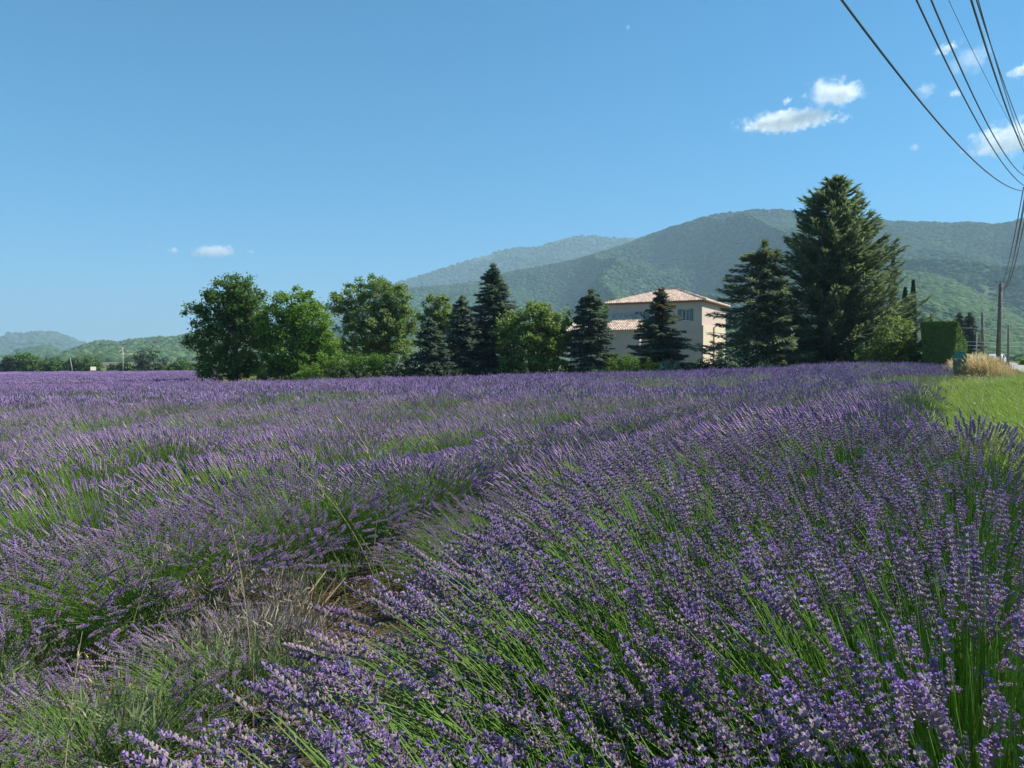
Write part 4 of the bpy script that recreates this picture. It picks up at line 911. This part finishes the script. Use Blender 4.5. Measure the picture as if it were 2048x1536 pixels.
#@@POLES
# ------------------------------------------------------------------ poles and wires
m_pole = mat('pole_wood', (.16, .13, .10), rough=.9, col2=(.23, .19, .15), nscale=5, bump=.3, bscale=25)
m_conc = mat('pole_concrete', (.42, .39, .34), rough=.9, col2=(.36, .33, .29), nscale=3)
m_metal = mat('galvanised_metal', (.35, .36, .38), rough=.45, metal=.7)
m_wire = mat('wire_black', (.085, .10, .12), rough=.5)
m_ins = mat('insulator', (.10, .08, .075), rough=.25, spec=.6)
def pole(x, y, H, r, label, lean=(0, 0), arm=None, hardware=True, m=m_pole, lamp=False):
    z0 = gz(x, y); root = empty('utility_pole', (x, y, z0), label, 'pole')
    mb = MB(); mb.tube([[0, 0, -.5], [lean[0] * .5, lean[1] * .5, H * .5], [lean[0], lean[1], H]], [r, r * .85, r * .7], 12); mb.build('shaft', m, root, smooth=True)
    tx, ty = lean
    if arm:
        for (za, w_, ang) in arm:
            mb = MB(); mb.box((tx * za / H, ty * za / H, za), (w_, .07, .07), rot=ang); cr = mb.build('crossarm', m_metal, root)
            for s_ in (-1, 0, 1):
                mb = MB(); cx, cy2 = tx * za / H + math.cos(ang) * s_ * w_ * .45, ty * za / H + math.sin(ang) * s_ * w_ * .45
                for q, rr_ in enumerate((.03, .05, .03, .05, .03)): mb.tube([[cx, cy2, za + .035 + q * .03], [cx, cy2, za + .065 + q * .03]], rr_, 8)
                mb.build('insulator', m_ins, cr)
    if hardware:
        for q, dz in enumerate((.25, .42, .62)):
            mb = MB(); mb.box((tx - .10, ty - r, H - dz - .1), (.26, .12, .05)); mb.build('bracket', m_metal, root)
        mb = MB(); s_ = np.linspace(0, 1, 12); mb.tube(np.stack([tx - r - .05 - .06 * np.sin(s_ * 3.1), 0 * s_ + ty - .05, H - .3 - s_ * 1.4], 1), .02, 6); mb.build('downlead', m_white, root)
    if lamp:
        mb = MB(); mb.tube([[0, 0, H - .05], [.35, -.1, H + .25], [.8, -.2, H + .3]], .03, 6); a_ = mb.build('lamp_arm', m_metal, root)
        mb = MB(); mb.box((1.0, -.25, H + .3), (.5, .2, .1), taper=.7); mb.build('lamp_head', m_metal, a_)
    return root
ax, ay = 17.32, 25.75; zA = gz(ax, ay)
pole(ax, ay, 8.0 - zA, .15, 'nearest utility pole, mostly cut off by the right picture edge', (.0, 0), arm=[(8.17 - zA - .3, 1.1, .5)])
bx, by = at(1995.5, 62), 62.0; HB = hz_(566, 62) - gz(bx, by)
pole(bx, by, HB, .19, 'tall dark utility pole standing behind the dry grass mound', (at(1998.5, 62) - bx, 0), arm=[(HB - .08, .9, .2)])
cx, cy_ = at(1965, 100), 100.0; HC = hz_(625, 100) - gz(cx, cy_)
pole(cx, cy_, HC, .22, 'second utility pole down the road, left of the tall one', (at(1963, 100) - cx, 0), arm=[(HC - .08, .9, .2)])
dx, dy = at(2015.5, 95), 95.0; HD = hz_(651, 95) - gz(dx, dy)
pole(dx, dy, HD, .15, 'weathered pole with a small white fitting, right of the tall one', (0, 0), arm=[(HD - .1, .6, 0)], hardware=True)
ex_, ey_ = at(1952, 105), 105.0; HE = hz_(664, 105) - gz(ex_, ey_)
pole(ex_, ey_, HE, .09, 'slim pale street lamp pole beyond the hedge', (0, 0), arm=None, hardware=False, m=m_conc, lamp=True)
fx_, fy_ = at(1961, 130), 130.0; HF = hz_(655, 130) - gz(fx_, fy_)
pole(fx_, fy_, HF, .14, 'distant pole just left of the second utility pole', (0, 0), arm=None, hardware=False)
gx, gy = at(246, 207), 207.0; HG = hz_(694, 207) - gz(gx, gy)
pole(gx, gy, HG, .18, 'upright concrete pole among the far field bushes', (0, 0), arm=[(HG - .6, 1.6, .3)], hardware=False, m=m_conc)
hx, hy = at(146, 204), 204.0; HH = hz_(716, 204) - gz(hx, hy)
pole(hx, hy, HH, .12, 'thin leaning pole between the far field trees', (-.7, 0), arm=None, hardware=False, m=m_conc)
def cable(name, S, E, sag, r, label, seg=60, group='overhead cables along the road', m=None):
    t = np.linspace(0, 1, seg)[:, None]; S = np.array(S, float); E = np.array(E, float)
    P = S + (E - S) * t; P[:, 2] -= 4 * sag * (t * (1 - t))[:, 0]
    mb = MB(); mb.tube(P, r, 6); return tag(mb.build(name, m or m_wire, smooth=True), label, 'cable', group)
for S, E, sg, r, lb in [
    ((-5.95, -4.44, 5.57), (17.01, 25.7, 7.17), 1.25, .019, 'lowest and thickest slack cable sweeping down leftmost across the sky'),
    ((-7.08, -6.63, 7.38), (16.99, 25.7, 7.34), 1.47, .017, 'second cable from the left coming in above the lowest one'),
    ((-8.04, -8.46, 7.49), (17.09, 25.7, 7.62), 1.82, .016, 'third cable from the left, the most slack of all'),
    ((-9.0, -8.73, 7.46), (17.32, 25.7, 8.2), 1.17, .006, 'thinnest overhead wire, passing before the slanting cloud'),
    ((-7.79, -8.76, 7.22), (17.36, 25.7, 7.82), 1.48, .020, 'thick dark cable right of the thinnest wire'),
    ((-7.65, -8.76, 7.32), (17.36, 25.7, 7.9), 1.49, .010, 'thin wire running tight beside the thick dark cable'),
    ((-7.92, -8.74, 7.2), (17.46, 25.7, 8.08), 1.38, .012, 'rightmost overhead wire at the upper edge')]:
    cable('overhead_cable', S, E, sg, r * .72, lb)
px0, py0 = -7.9, -8.6
pole(px0, py0, 7.6, .15, 'utility pole behind the viewer', (0, 0), arm=[(7.3, 1.1, .5)], hardware=False)
ztop = hz_(572, 62)
for k, (xa, za, xb, zb, sg) in enumerate([(16.99, 7.3, bx - .1, ztop - .1, 1.0), (17.05, 7.12, bx + .15, ztop - .25, 1.15), (17.1, 7.12, bx + .2, ztop - .3, .9), (17.25, 7.5, bx + .3, ztop - .15, 1.25), (17.32, 7.7, bx + .35, ztop - .1, 1.05)]):
    cable('overhead_cable', (xa, 25.75, za), (xb, 62, zb), sg, .016, ['leftmost', 'second from the left', 'middle', 'second from the right', 'rightmost'][k] + ' of five cables dropping from the nearest pole to the tall one')
zc = hz_(630, 100)
for k, (o1, o2) in enumerate([(-.1, -.1), (.1, .12)]): cable('overhead_cable', (bx + o1, 62, ztop - .5 - .3 * k), (cx + o2, 100, zc - .3 * k), .8, .014, ['upper', 'lower'][k] + ' cable between the tall pole and the second pole down the road')
for k, (pyl, pyr, m_) in enumerate([(656, 652, m_white), (683, 684, m_white), (690, 693, m_white)]):
    x0_, x1_ = at(1915, 96), at(2130, 96)
    cable('roadside_wire', (x0_, 96, hz_(pyl, 96)), (x1_, 96, hz_(pyr, 96)), .12, .011, ['highest', 'middle', 'lowest'][k] + ' of three pale wires crossing level behind the poles', group='pale level wires behind the poles', m=m_metal)
#@@PROPS
# ------------------------------------------------------------------ small things
# green container with slanted lid beside the hedge
m_green = mat('painted_green', (.04, .15, .09), rough=.45, spec=.3, col2=(.06, .18, .11), nscale=4)
m_black = mat('rubber_black', (.02, .02, .02), rough=.7)
bx_, by_ = at(1920, 34), 34.0; zb = gz(bx_, by_)
root = empty('green_container', (bx_, by_, zb), 'green container with a peaked lid at the foot of the clipped hedge', 'container')
hB = hz_(703, 34) - zb
mb = MB(); mb.add([(-.11, -.22, .05), (.11, -.22, .05), (.11, .22, .05), (-.11, .22, .05), (-.17, -.30, hB * .78), (.17, -.30, hB * .78), (.17, .30, hB * .78), (-.17, .30, hB * .78)], [(0, 3, 2, 1), (0, 1, 5, 4), (1, 2, 6, 5), (2, 3, 7, 6), (3, 0, 4, 7), (4, 5, 6, 7)]); mb.build('body', m_green, root)
mb = MB(); mb.add([(-.19, -.33, hB * .785), (.19, -.33, hB * .785), (.19, .33, hB * .785), (-.19, .33, hB * .785), (-.02, -.33, hB), (-.02, .33, hB)], [(0, 1, 4), (1, 2, 5, 4), (2, 3, 5), (3, 0, 4, 5), (0, 3, 2, 1)]); mb.build('lid', m_green, root)
for s_ in (-1, 1):
    mb = MB(); mb.tube([[s_ * .06, .22, .09], [s_ * .12, .22, .09]], .09, 12); mb.build('wheel', m_black, root)
# white car on the road far behind the dry grass
def car(px, Y, label, col, rz):
    x = at(px, Y); z0 = max(gz(x, Y) + .03, .0098 * min(Y, 150) + .07); root = empty('parked_car', (x, Y, z0), label, 'car', rz=rz)
    prof = [(-2.05, .35), (-2.1, .75), (-1.95, .95), (-1.2, 1.05), (-.55, 1.45), (.9, 1.48), (1.6, 1.1), (2.0, 1.0), (2.08, .6), (2.0, .32)]
    mb = MB(); n = len(prof)
    V = [(p[0], s_ * (.85 if p[1] < 1.1 else .68), p[1]) for s_ in (-1, 1) for p in prof]
    mb.add(V, [tuple(range(n)), tuple(range(2 * n - 1, n - 1, -1))] + [(i, i + n, (i + 1) % n + n, (i + 1) % n) for i in range(n)])
    b = mb.build('body', col, root); bv = b.modifiers.new('b', 'BEVEL'); bv.width = .06; bv.segments = 2
    for s_ in (-1, 1):
        mb = MB(); y_ = s_ * .79; mb.add([(-1.0, y_ * 1.02, 1.08), (1.35, y_ * 1.02, 1.1), (.85, y_ * .885, 1.40), (-.5, y_ * .885, 1.38)], [(0, 1, 2, 3) if s_ < 0 else (3, 2, 1, 0)]); mb.build('window', m_glass, root)
        for xw in (-1.3, 1.3):
            mb = MB(); mb.tube([[xw, s_ * .68, .33], [xw, s_ * .88, .33]], .33, 16); wh = mb.build('wheel', m_black, root)
            mb = MB(); mb.tube([[xw, s_ * .88, .33], [xw, s_ * .895, .33]], .2, 12); mb.build('rim', m_metal, wh)
    for yy in (-.72, .72):
        mb = MB(); mb.box((-2.06, yy * .85, .72), (.08, .3, .14)); mb.build('headlight', m_glass, root)
    mb = MB(); mb.add([(-1.16, -.66, 1.085), (-1.16, .66, 1.085), (-.6, .56, 1.42), (-.6, -.56, 1.42)], [(0, 1, 2, 3)]); mb.build('windscreen', m_glass, root)
    return root
m_carw = mat('car_paint_white', (.75, .75, .76), rough=.2, spec=.6)
car(1992, 84, 'white car on the road beyond the dry grass, glinting in the sun', m_carw, rad(235))
# cream sign board at the far end of the field
bx_, by_ = at(186.5, 203), 203.0; zb = gz(bx_, by_)
root = empty('sign_board', (bx_, by_, zb), 'cream rectangular board on two legs at the far edge of the field', 'sign', rz=rad(48))
m_cream = mat('board_cream', (.72, .68, .50), rough=.6)
zt = hz_(733.5, 203) - zb; zl = hz_(740.8, 203) - zb
mb = MB(); mb.box((0, 0, (zt + zl) / 2), (1.4, .06, zt - zl)); mb.build('board', m_cream, root)
for s_ in (-.42, .42):
    mb = MB(); mb.tube([[s_, .06, -.2], [s_, .06, zt]], .05, 6); mb.build('post', m_pole, root)
# short dark stake at the garden corner
bx_, by_ = at(424, 52), 52.0; mb = MB(); mb.tube([[0, 0, -.2], [.02, 0, .5], [-.05, 0, 1.15]], [.07, .06, .045], 7); o = mb.build('stake', m_pole); o.location = (bx_, by_, gz(bx_, by_)); tag(o, 'short dark wooden stake at the left corner of the garden', 'stake')
# village houses on the far left hillside
m_vroof = mat('village_roof', (.42, .24, .17), rough=.9, var=.2)
m_vwall = mat('village_wall', (.58, .47, .38), rough=.9, var=.15)
def far_house(px, py, Y, w_, d_, h_, rz, label, zbase=None):
    v_ = np.linspace(.02, .98, 200); xs_, ys_, zs_ = village_surf(village_surf.frac(px) + 0 * v_, v_)
    i_ = int(np.argmax((zs_ - 1.5) / ys_ >= (724 - py) / F_)) or 100
    x, Y, z0 = float(xs_[i_]), float(ys_[i_]), float(zs_[i_]); root = empty('village_house', (x, Y, z0), label, 'house', 'village houses on the far left slope', rz)
    mb = MB(); mb.box((0, 0, h_ / 2 - 4), (w_, d_, h_ + 8)); mb.build('wall', m_vwall, root)
    mb = MB(); a, b = w_ / 2 + .4, d_ / 2 + .4; r_ = d_ * .28
    mb.add([(-a, -b, h_ + .02), (a, -b, h_ + .02), (a, b, h_ + .02), (-a, b, h_ + .02), (-a, 0, h_ + r_), (a, 0, h_ + r_)], [(0, 1, 5, 4), (2, 3, 4, 5), (0, 4, 3), (1, 2, 5), (0, 3, 2, 1)]); mb.build('roof', m_vroof, root)
    for k in range(3):
        mb = MB(); mb.box((-w_ * .3 + k * w_ * .3, -d_ / 2 - .03, h_ * .55), (w_ * .09, .06, h_ * .3)); mb.build('window', m_glass, root)
for k, (px, py, s_, rz, lb) in enumerate([(249, 714, 1.0, .2, 'village house with a red roof right behind the upright pole'), (262, 716, .8, -.4, 'village house at the left flank of the round evergreen'), (238, 719, .9, .5, 'village house left of the upright pole'), (256, 720, .9, 0, 'lowest village house below the red roofed one'), (216, 719, .8, .3, 'leftmost village house above the tiny dark bush')]):
    far_house(px, py, 720, 9 * s_, 8 * s_, 5.5 * s_, rz, lb)
# low building with a red roof on the ridge of the broad mountain
Yb = 2500; x = at(1944, Yb); z0 = hz_(450.5, Yb)
root = empty('ridge_building', (x, Yb, z0), 'small building with a dull red roof alone on the mountain ridge', 'building')
mb = MB(); mb.box((0, 0, 0), (12, 10, 5)); mb.build('wall', m_white, root)
mb = MB(); mb.add([(-8, -7, 2.52), (8, -7, 2.52), (8, 7, 2.52), (-8, 7, 2.52), (-5, 0, 6), (5, 0, 6)], [(0, 1, 5, 4), (2, 3, 4, 5), (0, 4, 3), (1, 2, 5), (0, 3, 2, 1)]); mb.build('roof', mat('ridge_roof_red', (.45, .12, .10), rough=.8), root)
# wild oat stalks leaning over the lavender in front
m_oat = mat('oat_straw', (.55, .48, .25), rough=.7, trans=.3)
def oat(px, py, d, L, lx, label, seed, spk=9):
    """root under the picture point (px, py) on the ground at distance d"""
    rg = np.random.default_rng(seed); x = at(px, d); z0 = gz(x, d); root = empty('wild_oat', (x, d, z0), label, 'grass stalk', 'wild oat stalks in front')
    s = np.linspace(0, 1, 14); P = np.stack([lx * s ** 1.6 * L, .1 * s * L, L * (s - .12 * s ** 3)], 1)
    mb = MB(); mb.tube(P, np.linspace(.0022, .0009, 14), 5); mb.build('stem', m_oat, root)
    for k in range(spk):
        f = rg.uniform(.62, 1.0); p = np.array([np.interp(f, s, P[:, i]) for i in range(3)]); an = rg.uniform(0, 6.3)
        q = p + np.array([math.cos(an) * .03, math.sin(an) * .03, .0]); e = q + np.array([math.cos(an) * .012 + lx * .01, math.sin(an) * .012, -.024])
        mb = MB(); mb.tube([p, (p + q) / 2 + [0, 0, .008], q], .0006, 3); spindle(mb, q, e - q, .026, .0035, 0, 5); mb.build('spikelet', m_oat, root)
oat(760, 0, 4.6, 1.05, -.55, 'long arching oat stalk left of centre, tip bending left', 1, 12)
oat(500, 0, 3.0, .95, -.12, 'oat stalk rising from the bare patch beside the woody plant', 2)
oat(225, 0, 3.4, .9, .22, 'oat stalk among the dark stems at the left', 3)
oat(240, 0, 4.3, 1.0, .35, 'oat stalk tilting right farther back on the left', 4, 7)
oat(95, 0, 2.0, .75, .05, 'drooping oat stalk near the lower left corner', 5, 6)
oat(1985, 0, 8.5, 1.2, .02, 'dark upright seed stalk against the green verge at right', 6, 5)
print('total objects', len(sc.objects))
